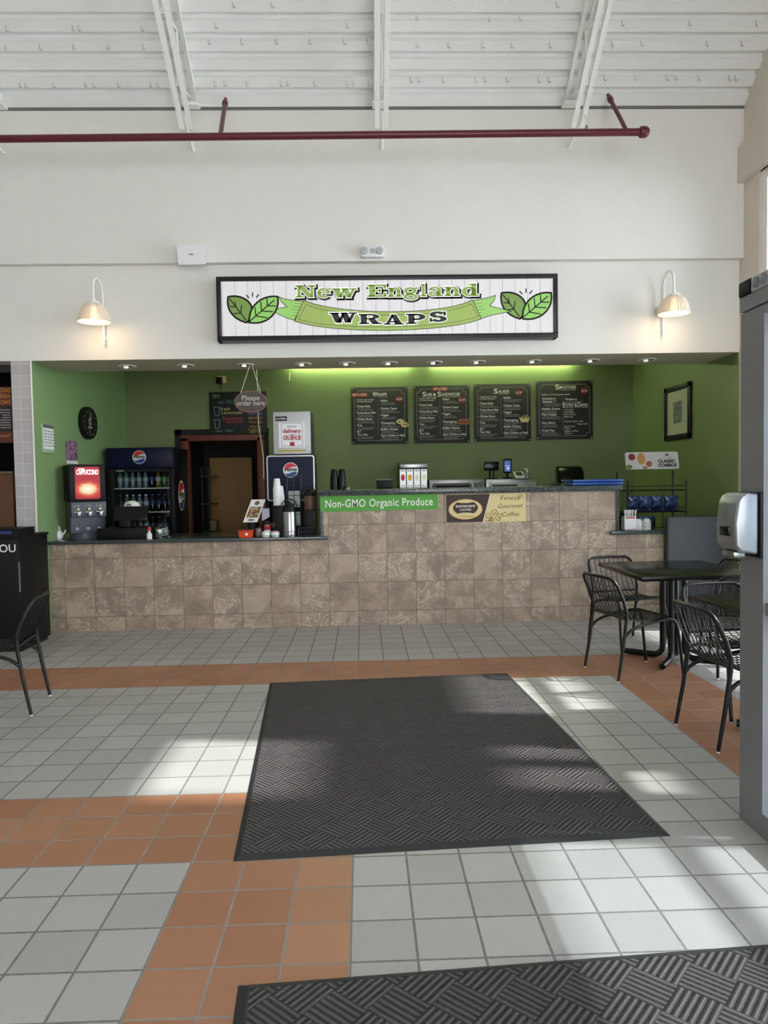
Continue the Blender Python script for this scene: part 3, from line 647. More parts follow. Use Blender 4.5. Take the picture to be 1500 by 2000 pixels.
for s_ in (-1, 1):
    o = MB().lathe([(.02, 0), (.034, .012), (.036, .025), (.03, .03)], n=20, M=Matrix.Translation((s_*w*.32, -.05, h*.5)) @ Matrix.Rotation(R(90), 4, 'X')).build('lamp_head', mat('light_grey_plastic', 'b4b6b8', .4), t)
    MB().lathe([(.0, .024), (.029, .024), (.029, .028), (0, .031)], n=18, M=Matrix.Translation((s_*w*.32, -.05, h*.5)) @ Matrix.Rotation(R(90), 4, 'X')).build('lens', 'chrome', o)
MB().box(-.02, .02, -.062, -.054, h*.3, h*.7, .004).build('test_panel', mat('light_grey_plastic', 'b4b6b8', .4), t)
# downlights in the soffit
xs = (-2.339, -1.741, -1.127, -.534, -.076, .363, .833, 1.285, 1.871, 2.485, 3.079); ords = ('leftmost', 'second', 'third', 'fourth', 'fifth', 'middle', 'seventh', 'eighth', 'ninth', 'tenth', 'rightmost')
d0 = None
for x, w_ in zip(xs, ords):
    l = f'recessed chrome downlight in the soffit, {w_} of the row' if w_ in ('leftmost', 'middle', 'rightmost') else f'recessed chrome downlight in the soffit, {w_} of the row from the left'
    if d0 is None:
        t = d0 = thing('downlight', l, 'downlight', (x, 4.15, ZS), 0, 'recessed soffit downlights')
        MB().lathe([(.088, -.001), (.092, -.008), (.070, -.012), (.060, -.004)], n=32).build('trim_ring', 'white_paint', t)
        MB().lathe([(.068, -.010), (.062, -.004), (.05, -.0025), (0, -.002)], n=32).build('reflector', 'chrome', t)
        MB().lathe([(0, -.03), (.02, -.026), (.026, -.015), (.022, -.003)], (-.015, 0, 0), 16).build('bulb', mat('glint_glass', 'f4f4f0', .2, emit=.35), t)  # lamp is off; faint emission puts the daylight glint on the bulb
    else: dup(d0, (x, 4.15, ZS), label=l)
# cove light behind the soffit
for a, b_, l in ((-.92, .80, 'left'), (1.0, 3.02, 'right')):
    t = thing('cove_light', f'fluorescent cove light washing the green wall behind the soffit, {l} one', 'light', ((a+b_)/2, 6.52, 3.14), 0, 'cove lights behind the soffit')
    h_ = (b_-a)/2
    MB().box(-h_, h_, .03, .11, .02, .07, .005).build('housing', 'white_plastic', t); MB().tube([(-h_+.03, 0.03, 0), (h_-.03, 0.03, 0)], .014, 10).build('tube', 'tube_light', t)

# ---------------------------------------------------------------- menu boards
def dashes(g, u, v, w_, h, wd, rnd):  # illegible fine print as short strokes
    x = u
    while x < u+w_:
        l = min(rnd.uniform(.008, .022), u+w_-x)
        if l > .003: g.rect(x, x+l, v, v+h, wd, .0002)
        x += l+.005
L1 = [(.10, .215, .30, '^Includes side of chips'), (.10, .25, .27, '^or Pasta Primavera'), (.09, .335, .25, '·Cheese Steak'), (.09, .45, .34, '·Turkey Bacon Melt'), (.09, .56, .28, '·Chicken Bacon'), (.09, .67, .10, '·Tuna'), (.09, .78, .085, '·BLT'), (.09, .835, .19, '·The Club')]
R1 = [(.51, .24, .13, '·Italian'), (.51, .38, .30, '·Chicken Caesar'), (.51, .495, .15, '·Veggies'), (.51, .635, .26, '·Thanksgiving'), (.51, .745, .31, '·Buffalo Chicken'), (.51, .855, .43, '·Gyro Chicken or Beef')]
def menu(px0, py0, px1, py1, title, rows, price, hot, food, label, seed):
    rnd = random.Random(seed)
    cx, z, w, h = pb(px0, py0, px1, py1, YB-.02)
    t = thing('menu_board', label, 'menu board', (cx, YB, z), 0, 'black menu boards on the green wall')
    MB().box(-w/2, w/2, -.02, -.008, 0, h, .002).build('board', 'menu_black', t)
    D = .0205
    def U(a): return -w/2+a*w
    def Vv(a): return h-a*h
    g = MB(); c = .06
    e = [(.06+c, .06), (1-.06-c, .06), (1-.06-c, .06+c*.6), (1-.06, .06+c), (.94, .94-c), (.94-c, .94-c*.6), (.94-c, .94), (.06+c, .94), (.06+c, .94-c*.6), (.06, .94-c), (.06, .06+c), (.06+c, .06+c*.6)]
    g.line([(U(a), Vv(b_)) for a, b_ in e], .004, D, .0003, True); g.rect(U(.47), U(.473), Vv(.86), Vv(.24), D, .0003)
    g.build('border_line', mat('menu_grey', 'a9a6a4', .6), t, smooth=False)
    g = MB()
    for a, b_, wd_, s_, big in title:
        g.text(s_, U(a), Vv(b_+(.02 if big else .008)), (.085 if big else .05)*h, D+.0005, width=wd_*w, off=.014)
        if not big: g.rect(U(a), U(a+wd_), Vv(b_+.030), Vv(b_+.025), D+.0004, .0002)
    g.build('title_lettering', 'lettering_white', t, smooth=False)
    g = MB(); f = MB()
    for i, (a, b_, wd_, s_) in enumerate(rows):
        small = s_.startswith('^'); s_ = s_.lstrip('^')
        g.text(s_, U(a), Vv(b_+.015), .020 if small else .030, D+.0005, width=wd_*w, off=.004 if small else .014)
        nxt = [q[1] for q in rows if q[0] == a and q[1] > b_]
        gap = (min(nxt) if nxt else b_+.11)-b_
        if not small and gap > .07:
            for k in range(2 if gap > .09 else 1): dashes(f, U(a+.02), Vv(b_+.045+k*.027), (rnd.uniform(.22, .34))*w, .007, D+.0004, rnd)
    g.build('item_lettering', 'lettering_white', t, smooth=False)
    if len(f.b.verts): f.build('fine_print', mat('menu_grey', 'a9a6a4', .6), t, smooth=False)
    if price:
        o = MB().ell(U(price[1]), Vv(price[2]), .062*w, .062*w, D+.0002, .0004).build('price_roundel', mat('dark_red', '7c1620', .5), t, smooth=False)
        MB().text(price[0], U(price[1]), Vv(price[2]+.022), .030, D+.0009, width=.10*w, off=.01, align='CENTER').build('price_lettering', 'lettering_white', o, smooth=False)
    if hot:
        o = MB().rect(U(hot[0]), U(hot[1]), Vv(hot[3]), Vv(hot[2]), D+.0002, .0004).build('hot_or_cold_tag', 'lettering_red', t, smooth=False)
        MB().text('HOT or COLD', U((hot[0]+hot[1])/2), Vv((hot[2]+hot[3])/2+.018), .032, D+.0009, width=(hot[1]-hot[0])*.82*w, off=.01, align='CENTER').build('tag_lettering', 'lettering_white', o, smooth=False)
    if food:
        kind, a, b_ = food
        if kind == 'wrap':
            for k, (du, dv) in enumerate(((-.03, .03), (.05, -.03))): 
                o = MB().ell(U(a+du), Vv(b_-dv), .07*w, .045*h, D+.0004+k*.0006, .0004).build('wrap_picture', 'cream', t, smooth=False)
                g = MB(); [g.ell(U(a+du+rnd.uniform(-.04, .04)), Vv(b_-dv+rnd.uniform(-.02, .02)), .012*w, .012*h, D+.0010+k*.0006, .0002, 8) for _ in range(6)]; g.build('filling', 'lettering_red' if k else mat('herb', '6b7a35', .6), o, smooth=False)
        elif kind == 'sub':
            o = MB().poly(rrect(U(a-.11), U(a+.11), Vv(b_+.05), Vv(b_-.05), .025), D+.0004, .0004).build('sandwich_picture', mat('bread', '9a5a38', .6), t, smooth=False)
            g = MB(); [g.rect(U(a-.1), U(a+.1), Vv(b_+d+.012), Vv(b_+d), D+.0010, .0002) for d in (-.02, .01)]; g.build('filling', mat('ham', '6e2a20', .6), o, smooth=False)
        else:
            o = MB().poly([(U(a-.1), Vv(b_-.01)), (U(a+.1), Vv(b_-.02)), (U(a+.06), Vv(b_+.07)), (U(a-.06), Vv(b_+.07))], D+.0004, .0004).build('salad_picture', 'cream', t, smooth=False)
            g = MB(); [g.ell(U(a+rnd.uniform(-.08, .08)), Vv(b_+rnd.uniform(-.045, .0)), .022*w, .02*h, D+.0008+k*.0001, .0002, 8) for k in range(10)]; g.build('leaves', mat('herb', '6b7a35', .6), o, smooth=False)
    for a in (.025, .975):
        for b_ in (.025, .975): MB().lathe([(0, .0), (.010, .0), (.009, .005), (0, .007)], n=12, M=Matrix.Translation((U(a), -.02, Vv(b_))) @ Matrix.Rotation(R(90), 4, 'X')).build('standoff_screw', 'steel', t)
menu(686, 756, 797, 867, [(.38, .145, .085, 'W', 1), (.47, .145, .16, 'RAPS', 0)], L1+R1, ('$12.99', .85, .21), (0, .30, .10, .165), ('wrap', .89, .64), 'black menu board titled Wraps, first from the left', 1)
menu(808, 753, 917, 865, [(.16, .17, .07, 'S', 1), (.235, .17, .10, 'UBS', 0), (.35, .17, .06, '&', 0), (.43, .17, .07, 'S', 1), (.505, .17, .33, 'ANDWICHES', 0)], L1+R1, ('$11.99', .87, .25), (.34, .62, .03, .09), ('sub', .90, .635), 'black menu board titled Subs & Sandwiches, second from the left', 2)
menu(926, 750, 1037, 862, [(.35, .145, .07, 'S', 1), (.43, .145, .19, 'ALADS', 0)], L1+R1, ('$12.99', .79, .15), None, ('salad', .89, .60), 'black menu board titled Salads, third from the left', 3)
R4 = [(.51, .315, .21, '·Pineberry')]+[(.50, .49+.04*i, .15+.02*(i % 3), '^'+s_) for i, s_ in enumerate(('Avocado', 'Extra Meat', 'Extra Cheese', 'Bacon'))]+[(.50, .69, .32, '^Fountain Soda  small'), (.73, .735, .17, '^large 2.25'), (.50, .775, .18, '^Bottle Soda'), (.50, .815, .10, '^Water'), (.50, .855, .24, '^Regular Coffee'), (.50, .895, .13, '^Gourmet')]
L4 = [(.10, .225, .50, '^Regular or low fat yogurt available'), (.10, .30, .25, '·Strawberry'), (.12, .355, .16, 'Banana'), (.09, .475, .33, '·Healthy Greens'), (.09, .575, .27, '·Pina Colada'), (.09, .715, .25, '·Very Berry'), (.09, .845, .23, '·Fruity Pop')]
menu(1047, 744, 1158, 858, [(.34, .125, .07, 'S', 1), (.415, .125, .29, 'MOOTHIES', 0), (.475, .43, .045, 'E', 1), (.525, .43, .13, 'XTRAS', 0), (.675, .43, .05, '&', 0), (.735, .43, .05, 'D', 1), (.79, .43, .12, 'RINKS', 0)], L4+R4, ('$7.99', .85, .17), None, None, 'black menu board titled Smoothies, rightmost of the row', 4)

# ---------------------------------------------------------------- signs and pictures on the walls
def pepsi(par, u, v, r, w, sx=1., name='logo'):
    N = 28
    def P_(a, k=1.): return (u+sx*r*k*math.cos(a), v+r*k*math.sin(a))
    def wave(x, o): return o+.13*math.sin(x*3.0)
    def half(lo, hi):
        xs_ = [-.97+1.94*i/N for i in range(N+1)]; A = []; B_ = []
        for x in xs_:
            m_ = math.sqrt(max(0, 1-x*x)); a = min(m_, max(-m_, hi(x))); b_ = max(-m_, min(m_, lo(x)))
            A.append((u+sx*r*.93*x, v+r*.93*a)); B_.append((u+sx*r*.93*x, v+r*.93*min(b_, a-.002)))
        return A+B_[::-1]
    o = MB().poly([P_(2*math.pi*k/40) for k in range(40)], w, .0008).build(name, 'sign_white_plain', par, smooth=False)
    MB().poly(half(lambda x: wave(x, .34), lambda x: 2), w+.0009, .0004).build('red_half', 'pepsi_red', o, smooth=False)
    MB().poly(half(lambda x: -2, lambda x: wave(x, -.38)), w+.0009, .0004).build('blue_half', 'pepsi_blue', o, smooth=False)
    MB().text('PEPSI', u, v-r*.15, r*.34, w+.0017, width=1.62*r*sx, off=.05, align='CENTER').build('logo_lettering', 'lettering_black', o, smooth=False)
mat('sign_white_plain', 'e4e4e4', .4)
# green strip sign and coffee banner on the counter front
cx, z, w, h = pb(626, 967, 855, 997, YC-.006)
t = thing('strip_sign', 'green strip sign reading Non-GMO Organic Produce on the tall counter', 'sign', (cx, YC, z)); t.rotation_euler = (0, R(-.35), 0)
MB().box(-w/2, w/2, -.006, -.0005, 0, h).build('sign_panel', 'banner_green', t, smooth=False)
MB().text('Non-GMO Organic Produce', 0, h*.27, h*.50, .007, width=w*.915, off=.010, align='CENTER', sp=1.08).build('lettering', 'lettering_white', t, smooth=False)
cx, z, w, h = pb(871, 964, 1027, 1020, YC-.006)
t = thing('coffee_banner', 'brown and cream banner reading Mountain Grove Coffee, Finest Gourmet Coffee', 'banner', (cx, YC, z)); t.rotation_euler = (0, R(-.35), 0)
MB().box(-w/2, w/2, -.005, -.0005, 0, h).build('banner_panel', 'cream', t, smooth=False)
s1, s2 = -w/2+w*.56, -w/2+w*.46
MB().poly([(-w/2+.004, .004), (s2, .004), (s1, h-.004), (-w/2+.004, h-.004)], .0055, .0004).build('brown_field', 'coffee_brown', t, smooth=False)
MB().line([(s2, .002), (s1, h-.002)], .006, .006, .0004).build('divider', 'sign_white_plain', t, smooth=False)
o = MB().ell(-w*.255, h*.47, w*.205, h*.34, .0062, .0004, 40).build('oval', 'cream', t, smooth=False)
MB().ell(-w*.255, h*.47, w*.213, h*.36, .0059, .0003, 40).build('oval_rim', 'caramel', o, smooth=False)
lab = []
for k in range(48):
    a = 2*math.pi*k/48; c, s_ = math.cos(a), math.sin(a); lab.append((-w*.255+w*.155*(abs(c)**.55)*(1 if c > 0 else -1)*(1-.10*math.cos(4*a)**2*0), h*.52+h*(.19+.025*math.cos(6*a))*(abs(s_)**.8)*(1 if s_ > 0 else -1)))
MB().poly(lab, .0067, .0004).build('black_plaque', 'coffee_brown', o, smooth=False)
MB().text('MOUNTAIN GROVE', -w*.255, h*.54, h*.075, .0072, width=w*.24, off=.02, align='CENTER').text('COFFEE', -w*.255, h*.42, h*.07, .0072, width=w*.14, off=.02, align='CENTER', sp=1.25).build('plaque_lettering', 'lettering_white', o, smooth=False)
g = MB()
for k in range(5): g.line([(q.x, q.z) for q in bez((-w*.33+k*w*.035, 0, h*.2), (-w*.31+k*w*.035, 0, h*.32), (-w*.27+k*w*.03, 0, h*.1), (-w*.25+k*w*.03, 0, h*.24), 8)], .004, .0068, .0003)
g.build('cup_swirl', 'caramel', o, smooth=False)
g = MB()
for tx, u, v, wd_ in (('Finest', .80, .76, .24), ('Gourmet', .80, .48, .31), ('Coffee', .80, .19, .22)): g.text(tx, -w/2+u*w, v*h, h*.155, .006, width=wd_*w, off=-.006, align='CENTER', shear=.35)
g.build('script_lettering', 'coffee_brown', t, smooth=False)
g = MB()
for cx_, cy_, s_ in ((.52, .2, 1), (.60, .32, .8), (.56, .08, .7), (.66, .14, .9), (.93, .85, .6)):
    pts = [(-w/2+cx_*w+s_*.05*(1-i/22)*math.cos(i*.42+cx_*20), cy_*h+s_*.05*(1-i/22)*math.sin(i*.42+cx_*20)) for i in range(20)]
    pts = [(min(w/2-.004, p[0]), max(.006, min(h-.006, p[1]))) for p in pts]; g.line(pts, .008, .0056, .0003)
g.build('scrollwork', 'caramel', t, smooth=False)
# hanging oval sign
cx, z, w, h = pb(458, 763, 522, 806, 4.17)
t = thing('hanging_sign', 'oval brown hanging sign reading Please order here', 'sign', (cx, 4.17, z))
MB().ell(0, h/2, w/2, h/2, -.006, .012, 48).build('plaque', mat('plaque_rim', '8c5a52', .5), t, smooth=False)
MB().ell(0, h/2, w/2-.008, h/2-.008, .0065, .0006, 48).build('plaque_face', mat('plaque_brown', '4d4441', .6), t, smooth=False)
MB().text('Please', 0, h*.56, .052, .008, width=w*.55, off=.022, align='CENTER').text('order here', 0, h*.33, .050, .008, width=w*.86, off=.022, align='CENTER').build('lettering', mat('stone_lettering', 'aaa69a', .6), t, smooth=False)
hz = ZS-z
g = MB().tube([(-w*.30, 0, h*.90), (0, 0, hz)], .003, 6); g.build('cord', 'white_paint', t); MB().tube([(w*.30, 0, h*.90), (.02, 0, hz)], .003, 6).build('cord', 'white_paint', t)
# chalkboard
cx, z, w, h = pb(409, 765, 521, 847, YB-.03)
t = thing('chalkboard', 'black chalkboard with handwritten drinks above the kitchen door', 'chalkboard', (cx, YB, z))
MB().box(-w/2, w/2, -.03, -.001, 0, h, .003).build('board', 'chalkboard', t)
def U(a): return -w/2+a*w
def V2(a): return h-a*h
for col, L in (('8fbf8a', [('TRY', .05, .15, .11, .14, 0)]), ('4f7d86', [('new FRIZZ', .15, .28, .11, .32, 0)]), ('c8bf84', [('fresh', .19, .44, .10, .17, .1), ('Lemonade', .21, .53, .10, .36, .1)]), ('c0443c', [('Strawberry', .22, .67, .10, .36, .1), ('lemonade', .28, .74, .08, .3, .1)]),
               ('c98a4a', [('MANGO', .68, .66, .08, .24, 0), ('Orange', .68, .75, .08, .24, 0)]), ('8c7fc0', [('GINGER', .68, .56, .08, .24, 0)]), ('b9a24e', [('Honey', .70, .86, .07, .2, 0), ('Lemon', .68, .93, .07, .22, 0), ('MINT', .70, .99, .06, .2, 0)]), ('4f9f7a', [('16oz   20oz', .10, .95, .07, .3, .1)])):
    m_ = 'chalk_'+col
    mat(m_, col, .8); g = MB()
    for s_, a, b_, c, wd_, sh_2 in L: g.text(s_, U(a), V2(b_), c*h*.8, .031, width=wd_*w, shear=sh_2, off=.004)
    g.build('chalk_writing', m_, t, smooth=False)
for a, b_ in ((.08, .36), (.08, .66)):
    MB().line([(U(a), V2(b_)), (U(a+.02), V2(b_+.2)), (U(a+.08), V2(b_+.2)), (U(a+.10), V2(b_)), (U(a), V2(b_))], .006, .031, .0003).build('chalk_cup', mat('chalk_blue', '8fb4c8', .8), t, smooth=False)
# outlet box + cord on back wall
cx, z, w, h = pb(424, 734, 441, 748, YB-.02)
t = thing('wall_outlet', 'small wall outlet with a black plug above the chalkboard', 'outlet', (cx, YB, z)); MB().box(-w/2, w/2, -.012, 0, 0, h, .003).build('plate', 'cream', t); MB().box(-w/2-.01, w*.1, -.05, -.012, -.01, h*.8, .005).build('plug', 'black_plastic', t)
MB().tube([(-w*.2, -.03, 0), (-w*.1, -.02, -.05), (-w*.15, -.015, -.11)], .004, 6).build('cord', 'black_plastic', t)
p = [at(a, b_, 6.59) for a, b_ in ((501, 722), (503, 760), (504, 800), (505, 830), (510, 862), (514, 890), (515, 935))]
o = MB().tube([q-p[0] for q in p], .006, 6).build('lamp_cord', 'white_paint', loc=p[0]); tag(o, 'thin white cord hanging down the green wall right of the chalkboard', 'cord')
p = [at(a, b_, 6.6) for a, b_ in ((566, 728), (565, 743))]
o = MB().tube([q-p[0] for q in p], .005, 6).build('pull_string', 'white_paint', loc=p[0]); tag(o, 'short white string below the glowing cove, right of the hanging sign', 'string')
# things on the left green wall
def leftwall(px0, py0, px1, py1):
    a, b_ = atx(px0, (py0+py1)/2, XL+.01), atx(px1, (py0+py1)/2, XL+.01); m_ = (px0+px1)/2
    z1, z2 = atx(m_, py0, XL+.01).z, atx(m_, py1, XL+.01).z
    return (a.y+b_.y)/2, z2, b_.y-a.y, z1-z2
y, z, w, h = leftwall(82, 829, 104, 885)
t = thing('whiteboard', 'small whiteboard with handwritten list on the left green wall', 'whiteboard', (XL, y, z), R(90))
MB().box(-w/2, w/2, -.02, -.001, 0, h, .004).build('frame', mat('pale_green', '9fb79a', .5), t); MB().rect(-w/2+.015, w/2-.015, .04, h-.04, .0202, .0005).build('writing_surface', 'paper_white', t, smooth=False)
MB().rect(-w/2+.01, w/2-.01, h-.04, h-.004, .0202, .001).build('clip_bar', mat('grey_bar', '60666a', .5), t, smooth=False)
g = MB(); rn = random.Random(12)
for k in range(6):
    u = -w*.38; v = h*(.76-.1*k)
    while u < w*rn.uniform(.2, .38):
        l = rn.uniform(.03, .07); g.line([(u+l*i/6, v+h*.022*((i % 2)-.5)*rn.uniform(.6, 1.4)) for i in range(7)], .006, .0212, .0004); u += l+.02
g.build('handwriting', mat('marker_blue', '3c4664', .6), t, smooth=False)
y, z, w, h = leftwall(154, 795, 183, 858)
t = thing('wall_clock', 'round black clock with a white emblem on the left green wall', 'clock', (XL, y, z+h/2), R(90))
MX = Matrix.Rotation(R(90), 4, 'X')
MB().lathe([(0, .001), (w*.5, .001), (w*.5, .05), (w*.47, .06), (w*.45, .05), (0, .048)], n=40, M=MX @ Matrix.Diagonal((1, h/w, 1, 1))).build('case', 'black_plastic', t)
g = MB().text('SL', 0, -.06, .12, .052, width=.14, align='CENTER', off=-.01, shear=.3).line([(-.02, -.12), (.02, .12)], .008, .052, .0004).line([(0, .11), (.05, .07), (-.04, .03)], .006, .052, .0004)
g.build('emblem', mat('silver_print', 'b4b8b8', .5), t, smooth=False)
g = MB(); [g.ell(w*.38*math.cos(R(30*k)), h*.38*math.sin(R(30*k)), .008, .008, .052, .0004, 8) for k in range(12)]; g.build('hour_dots', mat('silver_print', 'b4b8b8', .5), t, smooth=False)
y, z, w, h = leftwall(130, 861, 152, 906)
o = MB().box(-w/2, w/2, -.006, -.001, 0, h).build('flower_photo', 'photo_print', smooth=False); o.location = (XL, y, z); o.rotation_euler = (0, 0, R(90)); tag(o, 'small pink and purple photo above the cappuccino machine', 'photo')
MB().rect(-w/2, w/2, 0, h*.14, .0062, .0004).build('caption_strip', 'paper_white', o, smooth=False)
# framed picture on the right green wall
XW = XR-.012
a, b_ = atx(1299, 800, XW-.015), atx(1349, 800, XW-.015); z1, z2 = atx(1324, 752, XW-.015).z, atx(1324, 858, XW-.015).z
w, h = a.y-b_.y, z1-z2
t = thing('framed_picture', 'black framed grey print with a wide cream mount on the right wall', 'picture', (XW, (a.y+b_.y)/2, z2), R(-90))
g = MB().box(-w/2, w/2, -.03, -.001, 0, .06, .004).box(-w/2, w/2, -.03, -.001, h-.06, h, .004).box(-w/2, -w/2+.06, -.03, -.001, 0, h, .004).box(w/2-.06, w/2, -.03, -.001, 0, h, .004); g.build('frame', 'black_plastic', t)
MB().rect(-w/2+.05, w/2-.05, .05, h-.05, .008, .004).build('mount', mat('mount_cream', 'b9b4a6', .8), t, smooth=False)
MB().rect(-w*.17, w*.17, h*.30, h*.70, .0125, .0005).build('print', 'grey_print', t, smooth=False)

# ---------------------------------------------------------------- kitchen: doorway, cooler, counter machines
t = thing('door_frame', 'dark reddish brown door frame of the kitchen doorway', 'door frame', (dx0, YB, 0))
w = dx1-dx0
for a, b_ in ((-.075, .02), (w-.02, w+.075)): MB().box(a, b_, -.03, .14, 0, dz1+.02, .004).build('jamb', 'red_brown', t)
MB().box(-.075, w+.075, -.03, .14, dz1-.02, dz1+.06, .004).build('head', 'red_brown', t)
struct(MB().box(dx0-.16, dx0-.078, YB-.012, YB, 0, dz1+.14).box(dx1+.078, dx1+.14, YB-.012, YB, 0, dz1+.14).box(dx0-.16, dx1+.14, YB-.012, YB, dz1+.063, dz1+.14).build('trim_5', 'black_matte', smooth=False))
cx, z, w, h = pb(411, 894, 493, 1046, 7.7)
t = thing('store_room_door', 'plain tan door seen through the dark kitchen doorway', 'door', (cx, 7.7, 0))
MB().box(-w/2, w/2, 0, .04, .01, z+h, .003).build('door_leaf', 'tan_board', t); MB().lathe([(0, 0), (.03, .0), (.03, .03), (0, .06)], n=16, M=Matrix.Translation((w*.38, 0, 1.0)) @ MX).build('door_knob', 'steel', t)
cx, z, w, h = pb(404, 1010, 418, 1046, 7.2)
t = thing('storage_rack', 'dark narrow rack standing inside the doorway, left of the tan door', 'rack', (at(403, 1000, 7.3).x, 7.3, 0))
for a in (-.05, .05): MB().box(a-.012, a+.012, -.012, .012, 0, 1.75).build('upright', 'black_metal', t, smooth=False)
for z_ in (.4, .8, 1.2, 1.6): MB().box(-.05, .16, -.15, .15, z_, z_+.02).build('shelf', 'black_metal', t, smooth=False)
cx, z, w, h = pb(406, 1018, 419, 1046, 7.3)
tag(MB().box(-.03, .06, -.1, .1, 0, .15, .004).build('carton', mat('cardboard', '7a6648', .8), loc=(t.location.x+.098, 7.3, .821)), 'small brown carton on the rack inside the doorway', 'box')
# bottle cooler
YP = 5.6
cx, z, w, h = pb(208, 874, 340, 1050, YP); H = at(274, 874, YP).z
t = thing('drinks_cooler', 'tall dark blue drinks cooler with glass door left of the doorway', 'fridge', (cx, YP, 0))
CL = t.location.copy(); D = .75
MB().box(-w/2, -w/2+.05, .05, D, .02, H, .004).box(w/2-.05, w/2, .05, D, .02, H, .004).box(-w/2+.05, w/2-.05, D-.04, D, .02, H).box(-w/2+.05, w/2-.05, .05, D-.04, .02, .35).box(-w/2+.05, w/2-.05, .05, D-.04, H-.30, H).build('cabinet', mat('cooler_black', '0a0c16', .4, spec=.25), t)
z1 = at(274, 915, YP).z; z0_ = .36
o = MB().box(-w/2, w/2, 0, .05, z1, H, .012).build('header_panel', 'navy', t); pepsi(o, 0, (z1+H)/2+.01, .083, .001)
MB().box(-w/2+.03, w/2-.03, .01, .05, .03, .34).build('grille', 'black_plastic', t, smooth=False)
d_ = MB().box(-w/2, -w/2+.085, 0, .045, z0_, z1-.005, .004).box(w/2-.06, w/2, 0, .045, z0_, z1-.005, .004).box(-w/2+.08, w/2-.06, 0, .045, z0_, z0_+.06).box(-w/2+.08, w/2-.06, 0, .045, z1-.04, z1-.005).build('door', 'black_plastic', t)
MB().box(-w/2+.085, w/2-.06, .018, .024, z0_+.06, z1-.04).build('glass_pane', 'glass', d_, smooth=False); MB().tube([(-w/2+.04, -.0, 1.0), (-w/2+.04, -.04, 1.02), (-w/2+.04, -.04, 1.38), (-w/2+.04, 0, 1.4)], .009, 8).build('handle', 'black_metal', d_)
MB().text('pepsi', -w/2+.13, z1-.03, .016, .001, width=.09, off=.01).build('door_label', 'lettering_white', d_, smooth=False)
shz = [at(274, y_, YP+.25).z for y_ in (953, 999, 1042)]
for z_ in shz: 
    g = MB().box(-w/2+.05, w/2-.05, .12, .13, z_-.012, z_)
    for k in range(18): g.box(-w/2+.06+k*.0425, -w/2+.066+k*.0425, .12, D-.05, z_-.006, z_-.001)
    g.build('shelf', 'steel_white', t, smooth=False)
o = MB().rect(0, 0.001, 0, .001).build('side_graphic', 'navy', t, smooth=False); bpy.data.objects.remove(o)
sg_ = MB().box(w/2, w/2+.002, .25, .251, .9, .901).build('side_panel', 'navy', t, smooth=False); sg_.data.transform(Matrix.Identity(4))
o = thing_side = None
tmp = set(COL.objects)
pepsi(t, 0, 0, .155, 0, sx=1., name='side_logo')
for o in COL.objects:
    if o not in tmp and o.parent == t: o.rotation_euler = (0, 0, R(90)); o.location = (w/2+.001, .36, at(351, 968, YP+.4).z); o.scale = (1, 1, 1.25)
bpy.data.objects.remove(sg_)
mat('cola', '190d0a', .12, spec=.7); mat('clear_drink', '66767a', .1, spec=.7); mat('green_drink', '2f4a2a', .1, spec=.7); mat('lemon_drink', '6e6430', .12)
mat('label_blue', '1c2f60', .5); mat('label_white', '9aa2a6', .5)
bt = {}
def bottle(kind, loc, label, group):
    if kind not in bt:
        b_ = thing('drink_bottle', label, 'bottle', loc, 0, group)
        MB().lathe([(0, 0), (.030, 0), (.033, .006), (.033, .075), (.031, .085), (.033, .095), (.033, .135), (.024, .165), (.013, .19), (.012, .2)], n=14).build('bottle_body', {'c': 'cola', 'w': 'clear_drink', 'g': 'green_drink', 'y': 'lemon_drink'}[kind], b_)
        MB().lathe([(.0145, .198), (.0145, .216), (0, .217)], n=12).build('cap', {'c': 'pepsi_blue', 'w': 'white_plastic', 'g': 'banner_green', 'y': 'lemon_drink'}[kind], b_); MB().lathe([(.0336, .085), (.0336, .13)], n=14).build('paper_label', {'c': 'label_blue', 'w': 'label_white', 'g': 'banner_green', 'y': 'label_white'}[kind], b_)
        bt[kind] = b_
    else: b_ = dup(bt[kind], loc, 0, label, group)
rn = random.Random(3)
nm_ = {'c': 'dark cola', 'w': 'clear', 'g': 'green', 'y': 'yellow'}
for r_, (z_, ks) in enumerate(zip(shz, ('wwwwwcygw', 'cwwwwcccw', 'wwcwwcccc'))):
    rw = ('top', 'middle', 'lower')[r_]
    for k, c in enumerate(ks): bottle(c, (CL.x-w/2+.115+k*.079, CL.y+.17, z_+.001), f'{nm_[c]} drink bottle on the {rw} shelf of the drinks cooler', f'{nm_[c]} bottles on the {rw} cooler shelf')
# cappuccino machine
ZK = .94
q = at(168, 1053, 4.42)
t = thing('cappuccino_machine', 'black and grey cappuccino machine with a glowing red front', 'coffee machine', (q.x, 4.42, ZK), R(33))
h = at(166, 908, 4.42).z-ZK; w = .36; zc = h*.50
MB().box(-w/2, w/2, -.16, .15, zc, h, .012).build('upper_housing', 'black_plastic', t)
MB().box(-w/2+.01, w/2-.01, -.12, .13, .06, zc+.01, .006).build('body', mat('machine_grey', '4b4f5b', .45), t)
MB().box(-w/2+.005, w/2-.005, -.19, -.10, zc-.16, zc, .006).build('control_panel', mat('machine_grey', '4b4f5b', .45), t)
MB().lathe([(0, 0), (.16, 0), (.15, .06), (0, .065)], (0, .02, 0), 28).build('base', mat('machine_grey', '4b4f5b', .45), t)
m, n, b = newmat('cappuccino_ad'); v, X, Y, Z = n.xyz(False)
dd = n.m('SQRT', n.m('ADD', n.m('POWER', n.m('MULTIPLY', X, 8.), 2.), n.m('POWER', n.m('MULTIPLY', n.m('SUBTRACT', Z, zc+.135), 12.), 2.)))
fo = n.noise(v, 60, 4)
